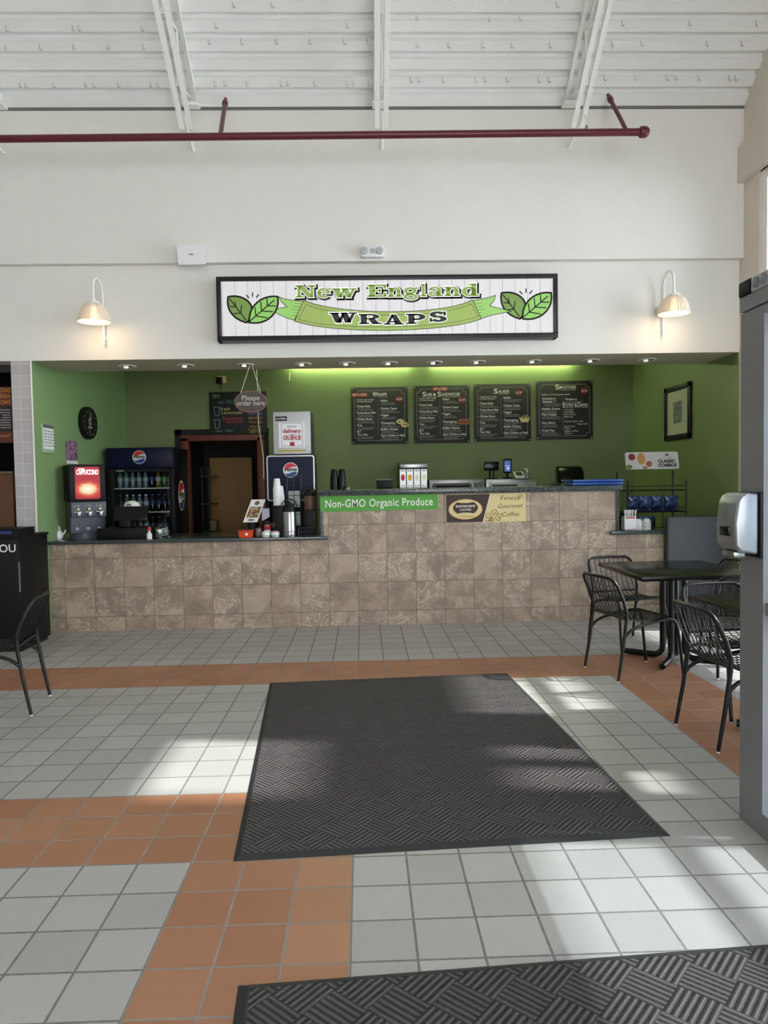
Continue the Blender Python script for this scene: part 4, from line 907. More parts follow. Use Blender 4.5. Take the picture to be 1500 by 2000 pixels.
col = n.ramp(n.m('ADD', n.m('MULTIPLY', fo, .3), n.m('MULTIPLY', dd, .7)), [(.25, lin('fff4e2')), (.55, lin('f3cf9a')), (.72, lin('d8563c')), (.95, lin('b01f30'))])
n.put(b.inputs['Base Color'], n.mix(.7, col, (0, 0, 0))); n.put(b.inputs['Emission Color'], col); b.inputs['Emission Strength'].default_value = .5
o = MB().poly(rrect(-.125, .125, zc+.03, h-.025, .02), .1605, .003).build('lit_panel', 'cappuccino_ad', t, smooth=False)
MB().text('CAPPUCCINO', 0, h-.105, .05, .1645, width=.22, off=.03, align='CENTER').build('panel_lettering', mat('lit_white', 'ffffff', .5, emit=.7), o, smooth=False); MB().rect(-.09, -.03, h-.052, h-.042, .1645, .0004).build('small_lettering', mat('lit_white', 'ffffff', .5, emit=.7), o, smooth=False)
for k, u in enumerate((-.11, 0, .11)):
    o = MB().box(u-.014, u+.014, -.24, -.19, zc-.15, zc-.10, .004).box(u-.04, u+.03, -.215, -.195, zc-.112, zc-.10, .002).build('nozzle', 'steel', t); MB().lathe([(0, 0), (.016, 0), (.014, .018), (0, .02)], n=14, M=Matrix.Translation((u, -.19, zc-.075)) @ MX).build('push_button', 'cream', t)
    MB().lathe([(0, 0), (.017, 0), (.017, .003), (0, .004)], n=14, M=Matrix.Translation((u, -.12, .11)) @ MX).build('badge', 'label_white', t)
    MB().line([(u-.03, zc-.03), (u-.035, zc-.05)], .006, .1905, .0004).rect(u-.01, u+.02, zc-.045, zc-.035, .1905, .0004).build('flavour_mark', 'label_white', t, smooth=False)
# white pot by the wall
q = at(117, 1053, 4.3)
t = thing('white_jug', 'small white jug with a looped handle beside the cappuccino machine', 'jug', (q.x-.02, 4.3, ZK))
MB().lathe([(0, 0), (.04, 0), (.055, .03), (.05, .07), (.036, .085), (.04, .095)], n=20).build('body', 'white_plastic', t); MB().tube(arc((-.03, 0, .11), .05, R(-20), R(200), 14, 'xz'), .008, 8).build('handle', 'white_plastic', t); MB().tube([(.04, 0, .05), (.07, 0, .07), (.085, 0, .1)], [.014, .01, .008], 8).build('spout', 'white_plastic', t)
# till
q = at(250, 1050, 4.33)
t = thing('cash_register', 'black cash register with a tilted screen on the low counter', 'cash register', (q.x, 4.33, ZK))
MB().box(-.27, .27, -.16, .22, 0, .115, .01).build('cash_drawer', 'black_plastic', t); MB().box(-.09, .09, 0, .14, .115, .26, .02).build('neck', 'black_plastic', t)
MB().box(-.18, .18, -.02, .02, 0, .165, .008, M=Matrix.Translation((.04, -.02, .175)) @ Matrix.Rotation(R(-18), 4, 'X')).build('screen_back', 'black_gloss', t)
MB().box(-.06, .06, -.10, .02, .115, .19, .01).build('receipt_printer', 'black_plastic', t)
q2 = at(257, 991, 4.62)
t2 = thing('display_stand', 'black customer display stand behind the cash register', 'display', (q2.x, 4.62, ZK)); MB().box(-.06, .06, -.05, .05, 0, .02, .004).build('foot', 'black_plastic', t2); MB().tube([(0, 0, .02), (0, 0, q2.z-ZK-.02)], .018, 10).build('post', 'black_plastic', t2); MB().box(-.09, .09, -.03, .05, q2.z-ZK-.06, q2.z-ZK, .006).build('head', 'black_plastic', t2)
t = thing('white_hat', 'white hat with a dark letter resting on top behind the register screen', 'hat', (q2.x, 4.63, q2.z))
MB().lathe([(.085, 0), (.088, .015), (.07, .05), (.04, .068), (0, .075)], n=24).build('crown', 'paper_white', t); MB().text('n', 0, .02, .03, .087, width=.04, off=.04, align='CENTER').build('letter', 'lettering_black', t, smooth=False)
q = at(317, 1050, 4.2)
t = thing('candy_jar', 'round glass jar of silver mints on the low counter, right of the register', 'jar', (q.x, 4.2, ZK))
MB().lathe([(0, 0), (.05, 0), (.075, .025), (.083, .07), (.07, .115), (.055, .13), (.062, .145)], n=24).build('glass_jar', 'glass', t)
g = MB(); rn = random.Random(5)
for k in range(60):
    a, r_, z_ = rn.uniform(0, 6.28), .062*math.sqrt(rn.random()), rn.uniform(.012, .105); c = (r_*math.cos(a), r_*math.sin(a), z_); g.box(c[0]-.012, c[0]+.012, c[1]-.008, c[1]+.008, z_-.006, z_+.006, .003, M=None)
o = g.build('wrapped_mints', mat('mint_wrap', 'a9b4ac', .25, .3, noise=.5, scale=60), t); o['kind'] = 'stuff'
MB().lathe([(0, 0), (.022, 0), (.022, .002), (0, .003)], n=18, M=Matrix.Translation((0, -.083, .08)) @ MX).build('round_sticker', 'paper_white', t)
q = at(281, 1030, 4.14)
t = thing('small_dispenser', 'tiny red and white dispenser at the right end of the register', 'dispenser', (q.x+.06, 4.12, ZK))
MB().lathe([(0, 0), (.028, 0), (.028, .05), (.012, .07), (.012, .085), (0, .086)], n=16).build('bottle', 'white_plastic', t); MB().lathe([(.022, .085), (.024, .1), (.015, .125), (0, .13)], n=14).build('red_top', 'lettering_red', t)
cx, z, w, h = pb(204, 1004, 208, 1020, 4.9)
t = thing('wall_socket', 'small pale wall socket right of the cappuccino machine', 'socket', (XL, atx(205, 1012, XL).y, atx(205, 1012, XL).z-.06), R(90)); MB().box(-.04, .04, -.008, -.001, 0, .12, .003).build('plate', 'cream', t); MB().rect(-.015, .015, .025, .05, .008, .001).rect(-.015, .015, .07, .095, .008, .001).build('outlets', mat('grey_bar', '60666a', .5), t, smooth=False)

# ---------------------------------------------------------------- soda fountain stack and coffee things on the low counter
YD = 4.45
cx, z, w, h = pb(523, 888, 612, 1044, YD); zt = at(568, 888, YD).z
t = thing('soda_fountain', 'dark blue soda fountain with round logo, standing under the ice machine', 'soda fountain', (cx, YD, ZK)); h = zt-ZK; w += .03
MB().box(-w/2, w/2, .10, .46, .0, h, .01).build('body', mat('cooler_black', '0a0c16', .4, spec=.25), t)
MB().box(-w/2, w/2, -.12, .1, 0, .05, .006).build('drip_tray', 'black_plastic', t)
o = MB().poly(rrect(-w/2, w/2, h*.42, h-.004, .03), -.10, .03).build('front_frame', 'steel', t, smooth=False)
MB().poly(rrect(-w/2+.014, w/2-.014, h*.43, h-.018, .022), -.0698, .001).build('front_panel', 'navy', t, smooth=False); pepsi(t, 0.0, h*.82-.01, .082, -.0685)
for k in range(5): MB().box(-w/2+.07+k*.09, -w/2+.12+k*.09, -.02, .1, h*.33, h*.42, .006).build('tap', 'black_plastic', t)
zi = zt
cx2, z, w, h = pb(533, 804, 608, 888, YD+.02); zt = at(568, 803, YD).z
t = thing('ice_machine', 'grey ice machine with a delivery poster on its front, on top of the soda fountain', 'ice machine', (cx2, YD+.0, zi)); h = zt-zi
MB().box(-w/2, w/2, .02, .48, .004, h, .008).build('body', mat('ice_dark', '23262a', .4), t)
MB().box(-w/2+.006, w/2-.006, .0, .02, .006, h-.006, .004).build('front_panel', mat('brushed_front', 'bcbcbc', .45, .2), t)
o = MB().rect(-w*.34, w*.34, h*.17, h*.74, 0.0002, .0008).build('delivery_poster', 'paper_white', t, smooth=False)
MB().line([(-w*.27, h*.20), (w*.27, h*.20), (w*.27, h*.72), (-w*.27, h*.72)], .004, .0012, .0003, True).build('poster_border', mat('marker_blue', '3c4664', .6), o, smooth=False)
MB().text('delivery', 0, h*.50, .044, .0014, width=w*.47, off=.03, align='CENTER').text('GRUBHUB', 0, h*.34, .048, .0014, width=w*.46, off=.035, align='CENTER').build('red_lettering', 'lettering_red', o, smooth=False)
MB().text('Order for', 0, h*.625, .024, .0014, width=w*.24, off=.01, align='CENTER').text('- with -', 0, h*.445, .02, .0014, width=w*.2, off=.01, align='CENTER').build('small_lettering', mat('marker_blue', '3c4664', .6), o, smooth=False)
MB().poly(rrect(-w*.06, w*.06, h*.205, h*.29, .004), .0014, .0004).build('red_square', 'lettering_red', o, smooth=False)
o = MB().rect(-w*.42, -w*.12, h*.78, h*.88, .0002, .002).build('name_badge', 'black_plastic', t, smooth=False); MB().text('Ice-O-Matic', -w*.27, h*.81, .022, .0026, width=w*.26, off=.01, align='CENTER').build('badge_lettering', 'lettering_white', o, smooth=False)
MB().rect(-w*.36, w*.34, h*.07, h*.11, .0002, .0008).build('yellow_sticker', mat('sticker_yellow', 'b3a23c', .6), t, smooth=False)
# wire rack and cup stand in front of the fountain
def wire_box(g, x0, x1, y0, y1, z0, z1, n=6, r=.0028, levels=3):
    for k in range(levels):
        z = z0+(z1-z0)*k/(levels-1); g.tube([(x0, y0, z), (x1, y0, z), (x1, y1, z), (x0, y1, z)], r, 5, True)
    for k in range(n+1):
        x = x0+(x1-x0)*k/n
        for y in (y0, y1): g.tube([(x, y, z0), (x, y, z1)], r, 5)
        g.tube([(x, y0, z0), (x, y1, z0)], r, 5)
    for k in range(1, 4):
        y = y0+(y1-y0)*k/4
        for x in (x0, x1): g.tube([(x, y, z0), (x, y, z1)], r, 5)
p0, p1 = at(584, 1043, 4.12), at(623, 1043, 4.12)
t = thing('wire_basket', 'low black wire basket at the right end of the low counter', 'basket', ((p0.x+p1.x)/2, 4.1, ZK)); hw = (p1.x-p0.x)/2
g = MB(); wire_box(g, -hw, hw-.01, -.06, .06, .004, .09, 7); g.build('wire_frame', 'black_metal', t)
q = at(575, 990, 4.22); q2 = at(575, 930, 4.22)
t = thing('wire_stand', 'tall black wire stand of lids and packets in front of the soda fountain', 'rack', (q.x, 4.24, ZK))
g = MB(); wire_box(g, -.075, .075, -.035, .035, .02, q2.z-ZK, 2, .003, 7); g.build('wire_frame', 'black_metal', t)
MB().box(-.06, .06, -.02, .02, .30, .47).build('packet_stack', mat('packet_grey', '9aa6a2', .6), t, smooth=False); MB().box(-.06, .06, -.02, .02, .10, .25).build('packet_stack', mat('packet_green', '7d938c', .6), t, smooth=False)
q = at(543, 987, 4.16); zb_ = q.z
t = thing('cup_stand', 'black stand under the white paper cups', 'stand', (q.x, 4.16, ZK)); MB().box(-.055, .075, -.05, .055, 0, zb_-ZK, .006).build('column', 'black_plastic', t)
cup0 = None
def stack(px, py0, n, lab, grp, Y, step=.0155, r=.043, h_=.11, m_='paper_white', base=None):
    global cup0
    q = at(px, py0, Y); z = q.z if base is None else base
    for k in range(n):
        key = 'cup_'+m_
        if key not in PROTO:
            g = MB(); g.lathe([(0, h_), (r*.66, h_), (r*.70, h_-.004), (r*.95, .012), (r*1.04, .010), (r*1.04, 0), (r*.93, .0), (r*.70, h_-.008), (0, h_-.008)], n=22); o = g.build('paper_cup', m_); PROTO[key] = o
        else: o = dup(PROTO[key])
        o.location = (q.x, Y, z+k*step); tag(o, lab, 'cup', grp)
PROTO = {}
stack(542, 987, 12, 'white paper cup in the tall front stack before the soda fountain', 'white cups in the tall stack', 4.15, base=zb_)
stack(548, 987, 7, 'white paper cup in the shorter rear stack before the soda fountain', 'white cups in the short stack', 4.165+.055, base=zb_)
def airpot(px, py, Y, z0_, body, label):
    q = at(px, py, Y); t = thing('airpot', label, 'coffee pot', (q.x, Y, z0_), 0, 'airpots by the soda fountain')
    MB().lathe([(0, 0), (.068, 0), (.07, .015), (.066, .02), (.066, .05), (.07, .055), (.07, .25), (.066, .26)], n=28).build('body', body, t)
    MB().lathe([(.066, .258), (.068, .27), (.06, .30), (.05, .33), (.045, .345), (0, .35)], n=28).build('lid', 'black_plastic', t)
    MB().box(-.02, .02, -.10, -.04, .275, .30, .008).build('spout', 'black_plastic', t); MB().tube(arc((0, 0, .31), .078, 0, R(180), 14, 'xz'), .007, 6).build('handle', 'black_metal', t); MB().lathe([(0, .35), (.02, .35), (.02, .365), (0, .37)], n=16).build('pump_button', 'black_plastic', t)
airpot(566, 1045, 4.075, ZK, 'steel', 'silver airpot with black lid in front of the soda fountain')
qz = at(606, 990, 4.2)
t = thing('pot_stand', 'black stand behind the wire basket, holding the brown pot', 'stand', (qz.x, 4.22, ZK)); MB().box(-.07, .06, -.05, .06, 0, qz.z-ZK-.03, .006).build('column', 'black_plastic', t)
t = thing('brown_canister', 'brown canister with black lid at the right of the soda fountain', 'canister', (qz.x-.005, 4.215, qz.z-.03))
MB().lathe([(0, 0), (.062, 0), (.066, .01), (.066, .14), (.06, .15)], n=24).build('body', mat('canister_brown', '5a4038', .4), t); MB().lathe([(.062, .148), (.064, .16), (.055, .19), (.03, .215), (0, .22)], n=24).build('lid', 'black_plastic', t); MB().tube(arc((0, 0, .16), .068, 0, R(180), 12, 'xz'), .006, 6).build('handle', 'black_metal', t)
# small things left of the airpot
q = at(499, 1020, 4.2); a = at(475, 1018, 4.2); b_ = at(507, 975, 4.2)
t = thing('table_menu_card', 'tilted white dessert picture card propped behind the small pots', 'card', (at(489, 1022, 4.22).x, 4.22, ZK))
zz = at(490, 1020, 4.2).z-ZK; hh = at(490, 975, 4.2).z-at(490, 1020, 4.2).z
MB().box(-.03, .05, .0, .04, 0, zz+.02, .004).build('holder', 'black_plastic', t)
Mc = Matrix.Translation((0, -.02, zz)) @ Matrix.Rotation(R(-12), 4, 'X') @ Matrix(((1, 0, .36, 0), (0, 1, 0, 0), (0, 0, 1, 0), (0, 0, 0, 1)))
MB().box(-.075, .075, 0, .006, 0, hh, M=Mc).build('card', 'paper_white', t, smooth=False)
MB().rect(-.06, .06, hh*.2, hh*.68, .0002, .0006, M=Mc).build('dessert_picture', 'dessert_print', t, smooth=False)
MB().ell(0, hh*.84, .026, hh*.09, .0002, .0006, M=Mc).build('card_emblem', mat('emblem_brown', '6a5a52', .6), t, smooth=False); MB().ell(0, hh*.1, .035, hh*.04, .0002, .0006, M=Mc).build('card_emblem', 'emblem_brown', t, smooth=False)
q = at(482, 1050, 4.1)
t = thing('orange_tub', 'small orange tub at the front of the low counter', 'tub', (q.x, 4.08, ZK))
MB().hexa([(-.065, -.045, 0), (.065, -.045, 0), (.065, .045, 0), (-.065, .045, 0), (-.075, -.055, .075), (.075, -.055, .075), (.075, .055, .075), (-.075, .055, .075)]).build('tub', 'orange', t, smooth=False)
MB().box(-.082, .082, -.06, .06, .070, .080, .004).build('lid', mat('lid_red', '8a2c1c', .5), t); MB().lathe([(.010, 0), (.014, 0), (.014, .003), (.010, .003)], n=18, M=Matrix.Translation((.01, -.051, .035)) @ MX).build('ring_mark', 'paper_white', t)
q = at(505, 1046, 4.14)
t = thing('small_jar', 'small clear jar of dark sweets between the orange tub and the white bowls', 'jar', (q.x, 4.13, ZK)); MB().lathe([(0, 0), (.036, 0), (.04, .02), (.04, .10), (.034, .11), (.036, .12)], n=20).build('jar', 'glass', t); MB().lathe([(0, .004), (.033, .004), (.036, .02), (.036, .085), (0, .095)], n=16).build('contents', mat('mixed_sweets', '8a7478', .5, noise=.8, scale=90), t)
for px, l in ((520, 'white ramekin of creamers, left one, before the stirrers'), (538, 'white ramekin of pink packets, right one, before the silver pot')):
    q = at(px, 1049, 4.07); t = thing('ramekin', l, 'bowl', (q.x, 4.06, ZK), 0, 'white ramekins on the low counter')
    MB().lathe([(0, .0), (.038, 0), (.044, .01), (.046, .05), (.042, .052), (.038, .012), (0, .010)], n=24).build('bowl', 'white_plastic', t); MB().lathe([(.0455, .012), (.0462, .018)], n=24).build('green_rim', 'banner_green', t)
    rn = random.Random(px); g = MB()
    for k in range(9): a = k*.7; g.box(-.012, .012, -.008, .008, .03, .062, .003, M=Matrix.Translation((.02*math.cos(a), .02*math.sin(a), 0)) @ Matrix.Rotation(a, 4, 'Z'))
    o = g.build('sachets', 'paper_white' if px == 520 else mat('packet_pink', 'c48ca0', .6), t); o['kind'] = 'stuff'
q = at(523, 1040, 4.16)
t = thing('tin', 'red and white tin behind the white ramekins', 'tin', (q.x, 4.15, ZK)); MB().lathe([(0, 0), (.036, 0), (.037, .004), (.037, .12), (0, .122)], n=22).build('tin_body', 'paper_white', t); MB().lathe([(.0376, .07), (.0376, .118)], n=22).build('red_band', 'lettering_red', t); MB().lathe([(.0376, .02), (.0376, .045)], n=22).build('lower_band', mat('tin_pink', 'b98a84', .5), t)
q = at(521, 992, 4.3); 
t = thing('tissue_holder', 'pale angled napkin holder behind the red and white tin', 'napkin holder', (q.x, 4.24, ZK)); MB().box(-.045, .04, -.02, .03, 0, .16, .004).build('box', 'black_plastic', t); MB().hexa([(-.042, -.015, .16), (.036, -.015, .20), (.036, .025, .20), (-.042, .025, .16), (-.042, -.015, .29), (.036, -.015, .29), (.036, .025, .29), (-.042, .025, .29)]).build('napkins', mat('pale_blue_paper', 'c4cad6', .7), t, smooth=False)
q = at(540, 1040, 4.14)
t = thing('stirrer_pot', 'dark pot holding the wooden stirrers', 'pot', (q.x, 4.14, ZK)); MB().lathe([(0, 0), (.03, 0), (.034, .06), (.031, .06), (.028, .004), (0, .004)], n=20).build('pot', 'black_plastic', t)
s0 = None; rn = random.Random(9)
for k in range(16):
    if s0 is None: s0 = MB().box(-.0025, .0025, -.001, .001, 0, .14, .0004).build('stirrer', mat('stick_wood', 'a98468', .7)); o = s0
    else: o = dup(s0)
    a = rn.uniform(0, 6.28); r_ = rn.uniform(.003, .018); o.location = (t.location.x+r_*math.cos(a), 4.14+r_*math.sin(a), ZK+.008); o.rotation_euler = (-r_*14*math.sin(a), r_*14*math.cos(a), 0)
    tag(o, 'thin wooden stirrer fanned out in the dark pot beside the airpot', 'stirrer', 'wooden stirrers in the pot')

# ---------------------------------------------------------------- tall counter and back counter
ZH = 1.414
for px, n_, wh in ((653, 4, 'left'), (668, 4, 'right')): stack(px, 957, n_, f'black paper cup in the {wh} stack on the tall counter', f'black cups in the {wh} stack', 4.25, .034, .044, .115, 'black_gloss', ZH)
q = at(679, 957, 4.2); o = MB().lathe([(0, 0), (.03, 0), (.033, .02), (.02, .03), (.012, .04), (0, .043)], n=20).build('clear_lid', 'steel', loc=(q.x, 4.2, ZH)); tag(o, 'small shiny domed lid right of the black cups', 'lid')
cx, z, w, h = pb(736, 937, 767, 956, 4.35)
t = thing('card_reader_box', 'small black box on the tall counter left of the drinks dispenser', 'box', (cx, 4.35, ZH)); MB().box(-w/2, w/2, 0, .12, 0, h-.01, .006).build('case', 'black_plastic', t); MB().box(-w/2-.004, w/2+.004, -.004, .124, h-.012, h, .003).build('lid', mat('grey_bar', '60666a', .5), t)
YQ = 6.0; ZB_ = .92
cx, z, w, h = pb(779, 903, 834, 953, YQ); zt = at(806, 904, YQ).z
t = thing('drinks_dispenser', 'four-flavour drinks dispenser with lit fruit panels behind the tall counter', 'drinks dispenser', (cx, YQ, ZB_)); h = zt-ZB_
MB().box(-w/2, w/2, 0, .45, 0, h, .01).build('body', mat('ice_dark', '23262a', .4), t); MB().box(-w/2+.01, w/2+.006, -.02, 0, h-.075, h-.008, .008).build('top_panel', 'steel', t)
for k, (c, s_) in enumerate((('b53036', 'strawberries'), ('e0a02c', 'mango'), ('dfe6c8', 'lime'), ('e9dcb0', 'lemon'))):
    u0 = -w/2+.012+k*(w/4-.0); u1 = u0+w/4-.014
    o = MB().rect(u0, u1, h-.32, h-.085, .008, .004).build('lit_panel', mat('lit_panel', 'e8ecf0', .4, emit=.34, noise=.02), t, smooth=False)
    MB().ell((u0+u1)/2, h-.19, .026, .045, .0122, .0004, 14).build('fruit_picture', mat('lit_'+s_, c, .5, emit=.25, noise=.4, scale=60), o, smooth=False); MB().rect(u0+.012, u1-.012, h-.108, h-.098, .0122, .0004).build('flavour_name', mat('marker_blue', '3c4664', .6), o, smooth=False)
    MB().ell(u0+.025, h-.30, .008, .012, .0122, .0004, 12).ell(u1-.02, h-.30, .007, .012, .0122, .0004, 12).build('small_mark', mat('grey_bar', '60666a', .5), o, smooth=False)
MB().box(-w/2+.01, w/2, -.03, 0, h-.38, h-.325, .006).build('tap_bar', 'steel', t)
for k in range(4): MB().box(-w/2+.05+k*w/4, -w/2+.08+k*w/4, -.06, -.03, h-.43, h-.35, .004).build('tap', 'black_plastic', t)
cx, z, w, h = pb(838, 935, 944, 955, YQ); zt = at(890, 936, YQ).z
t = thing('toaster_oven', 'wide stainless oven with dark glass door behind the coffee banner', 'oven', (cx, YQ-.1, ZB_)); h = zt-ZB_
MB().box(-w/2, w/2, 0, .5, .02, h, .012).build('body', 'steel', t); MB().poly(rrect(-w/2+.03, w*.26, .06, h-.05, .03), 0.0005, .012).build('door', 'black_gloss', t, smooth=False)
MB().rect(w*.30, w*.46, .08, h-.05, .0005, .006).build('control_panel', mat('grey_bar', '60666a', .5), t, smooth=False); MB().tube([(-w/2+.08, -.045, h-.09), (w*.2, -.045, h-.09)], .01, 8).build('handle', 'black_metal', t)
for sx in (-1, 1):
    for y_ in (.04, .44): MB().lathe([(.02, 0), (.02, .022)], (sx*w*.42, y_, 0), 12).build('foot', 'black_plastic', t)
cx, z, w, h = pb(946, 932, 1044, 955, YQ); zt = at(990, 935, YQ).z
t = thing('panini_grill', 'stainless counter unit with a long bar handle, under the order screen', 'grill', (cx, YQ-.1, ZB_)); h = zt-ZB_; ZG = zt
MB().box(-w/2, w/2, 0, .5, 0, h, .012).build('body', 'steel', t); MB().box(-w/2+.04, w*.28, -.012, 0, .12, h-.05, .006).build('drawer_front', mat('brushed_front', 'bcbcbc', .45, .2), t); MB().tube([(-w/2+.09, -.012, h-.085), (-w/2+.10, -.045, h-.085), (w*.1, -.045, h-.085), (w*.11, -.012, h-.085)], .010, 8).build('bar_handle', 'black_metal', t)
MB().rect(w*.33, w*.47, .12, h-.05, .0005, .006).build('switch_plate', mat('packet_grey', '9aa6a2', .6), t, smooth=False)
cx, z, w, h = pb(945, 902, 974, 919, YQ); 
t = thing('order_screen', 'small black order screen on a stand on top of the stainless unit', 'screen', (cx, YQ, ZG)); zz = z-ZG
MB().box(-.07, .07, -.05, .07, 0, .015, .004).build('foot', 'black_plastic', t); MB().tube([(-.02, 0, .015), (-.02, 0, zz+.03)], .012, 8).tube([(.03, 0, .015), (.03, 0, zz+.03)], .010, 8).build('posts', 'black_plastic', t); MB().box(-w/2, w/2, -.03, .01, zz, zz+h, .008).build('screen_case', 'black_gloss', t); MB().rect(-w*.1, w*.1, zz+h*.3, zz+h*.6, .031, .0006).build('screen_mark', mat('grey_bar', '60666a', .5), t, smooth=False)
cx, z, w, h = pb(983, 896, 999, 924, YQ-.05); zz = z-ZG
t = thing('phone_terminal', 'upright black terminal with a lit blue screen beside the order screen', 'terminal', (cx, YQ-.05, ZG))
MB().box(-.055, .055, -.05, .06, 0, .02, .006).build('foot', 'black_plastic', t); MB().tube([(0, .01, .02), (0, .01, zz+.03)], .016, 8).build('stem', 'black_plastic', t); MB().box(-w/2, w/2, -.012, .012, zz, zz+h, .008).build('case', 'black_gloss', t)
o = MB().rect(-w*.36, w*.36, zz+.02, zz+h-.025, .0122, .0006).build('lit_screen', mat('screen_blue', '3a4f9c', .3, emit=.45, noise=.2), t, smooth=False); MB().rect(-w*.3, w*.3, zz+h*.48, zz+h*.52, .013, .0004).rect(-w*.1, w*.2, zz+h*.25, zz+h*.4, .013, .0004).build('screen_text', mat('screen_light', 'b8c4f0', .4, emit=.5), o, smooth=False)
q = at(1010, 930, YQ)
t = thing('card_reader', 'small grey sloping card reader beside the lit terminal', 'card reader', (q.x, YQ-.12, ZG)); MB().hexa([(-.06, -.06, 0), (.06, -.06, 0), (.06, .08, 0), (-.06, .08, 0), (-.06, -.06, .02), (.06, -.06, .02), (.06, .08, .09), (-.06, .08, .09)]).build('case', mat('light_grey_plastic', 'b4b6b8', .4), t, smooth=False); MB().hexa([(-.04, -.03, .036), (.045, -.03, .036), (.045, .06, .081), (-.04, .06, .081), (-.04, -.03, .039), (.045, -.03, .039), (.045, .06, .084), (-.04, .06, .084)]).build('display', 'black_gloss', t, smooth=False)
q = at(1026, 930, YQ)
t = thing('gel_bottle', 'small clear pump bottle at the right end of the stainless unit', 'bottle', (q.x, YQ-.1, ZG)); MB().lathe([(0, 0), (.035, 0), (.036, .05), (.02, .075), (.014, .08)], n=18).build('bottle', mat('clear_drink', '66767a', .1), t); MB().lathe([(.014, .078), (.016, .1), (.006, .105), (.006, .125), (0, .126)], n=14).build('pump', 'white_plastic', t); MB().box(-.035, .008, -.006, .006, .118, .128, .003).build('nozzle', 'white_plastic', t)
cx, z, w, h = pb(1090, 910, 1137, 949, YB-.12)
t = thing('towel_dispenser', 'rounded black towel dispenser on the green wall above the blue tray', 'towel dispenser', (cx, YB, z-.12)); h += .12
g = MB(); pr = [(y_, z_) for y_, z_ in ((-.002, 0), (-.17, 0), (-.22, h*.2), (-.23, h*.5), (-.20, h*.8), (-.14, h*.95), (-.06, h), (-.002, h))]; n_ = len(pr)
g._add([(-w/2, y_, z_) for y_, z_ in pr]+[(w/2, y_, z_) for y_, z_ in pr], [tuple(range(n_))[::-1], tuple(range(n_, 2*n_))]+[(k, (k+1) % n_, (k+1) % n_+n_, k+n_) for k in range(n_)])
bmesh.ops.bevel(g.b, geom=g.b.edges[:], offset=.018, segments=2, profile=.5, affect='EDGES')
g.build('cover', 'black_gloss', t); MB().lathe([(.035, 0), (.045, .004), (.035, .01)], n=20, M=Matrix.Translation((-w*.36, -.225, h*.3)) @ MX).build('knob_ring', mat('grey_bar', '60666a', .5), t)
cx, z, w, h = pb(1109, 935, 1205, 946, 4.25)
for k, l in enumerate(('blue plastic tray on the tall counter, bottom one', 'blue plastic tray on the tall counter, top one')):
    t = thing('serving_tray', l, 'tray', (cx, 4.25, ZH+.0+k*.032), 0, 'blue trays on the tall counter') if k == 0 else None
    if k == 0:
        T0 = t; g = MB(); g.hexa([(-w/2+.02, -.16, 0), (w/2-.02, -.16, 0), (w/2-.02, .16, 0), (-w/2+.02, .16, 0), (-w/2, -.18, .012), (w/2, -.18, .012), (w/2, .18, .012), (-w/2, .18, .012)]); g.build('tray_base', 'blue_plastic', t, smooth=False)
        g = MB()
        for a, b_ in (((-w/2, -.18), (w/2, -.18)), ((w/2, -.18), (w/2, .18)), ((w/2, .18), (-w/2, .18)), ((-w/2, .18), (-w/2, -.18))): g.box(min(a[0], b_[0])-.004, max(a[0], b_[0])+.004, min(a[1], b_[1])-.004, max(a[1], b_[1])+.004, .008, .030, .002)
        g.build('tray_rim', 'blue_plastic', t)
    else: dup(T0, (cx+.006, 4.25, ZH+.032), label=l)
q = at(1084, 947, 4.3); t = thing('tape_roll', 'small steel dish left of the black towel dispenser', 'dish', (q.x, 4.3, ZH)); MB().lathe([(0, 0), (.04, 0), (.05, .03), (.047, .03), (.037, .004), (0, .004)], n=20).build('dish', 'steel', t)

# ---------------------------------------------------------------- right end: cutlery box, paper bowls, snack rack
ZR = .937
q = at(1228, 1034, 4.12)
t = thing('cutlery_box', 'white box with red band holding plastic cutlery on the side counter', 'box', (q.x, 4.12, ZR)); w = .125; hb = .145
MB().box(-w/2, w/2, -.05, -.046, 0, hb).box(-w/2, w/2, .046, .05, 0, hb).box(-w/2, -w/2+.004, -.046, .046, 0, hb).box(w/2-.004, w/2, -.046, .046, 0, hb).box(-w/2, w/2, -.05, .05, 0, .004).build('carton', 'paper_white', t, smooth=False); MB().rect(-w/2+.012, w/2-.012, hb-.022, hb-.004, .0502, .0006).rect(-w/2, w/2, .008, .012, .0502, .0006).build('red_band', mat('band_pink', 'b8606a', .6), t, smooth=False)
f0 = None; rn = random.Random(4)
for k in range(12):
    if f0 is None:
        f0 = MB().box(-.005, .005, -.0012, .0012, 0, .17).box(-.009, .009, -.0012, .0012, .17, .205, .001).build('plastic_fork', 'white_plastic', smooth=False); o = f0
    else: o = dup(f0)
    o.location = (q.x-.045+.0082*k, 4.12+rn.uniform(-.03, .03), ZR+.008); o.rotation_euler = (rn.uniform(-.1, .1), rn.uniform(-.12, .16), rn.uniform(-.5, .5)); tag(o, 'white plastic fork standing in the red-banded box', 'fork', 'plastic forks in the box')
for px, wh in ((1246, 'left'), (1263, 'right')): stack(px, 1034, 5, f'white paper bowl in the {wh} stack right of the cutlery box', f'paper bowls in the {wh} stack', 4.12, .0185, .044, .04, 'white_plastic', ZR)
YV = 4.42
p0, p1 = at(1226, 1000, YV), at(1340, 1000, YV); w = p1.x-p0.x
t = thing('snack_rack', 'black wire snack rack with a header card in the right corner', 'rack', ((p0.x+p1.x)/2, YV, 0))
zs = [at(1280, y_, YV).z for y_ in (958, 1000, 1040, 1085)]; ztop = at(1280, 920, YV).z
for sx in (-1, 1):
    for y_ in (0, .34): MB().tube([(sx*w/2, y_, 0), (sx*w/2, y_, ztop if y_ else ztop-.1)], .009, 8).build('upright', 'black_metal', t)
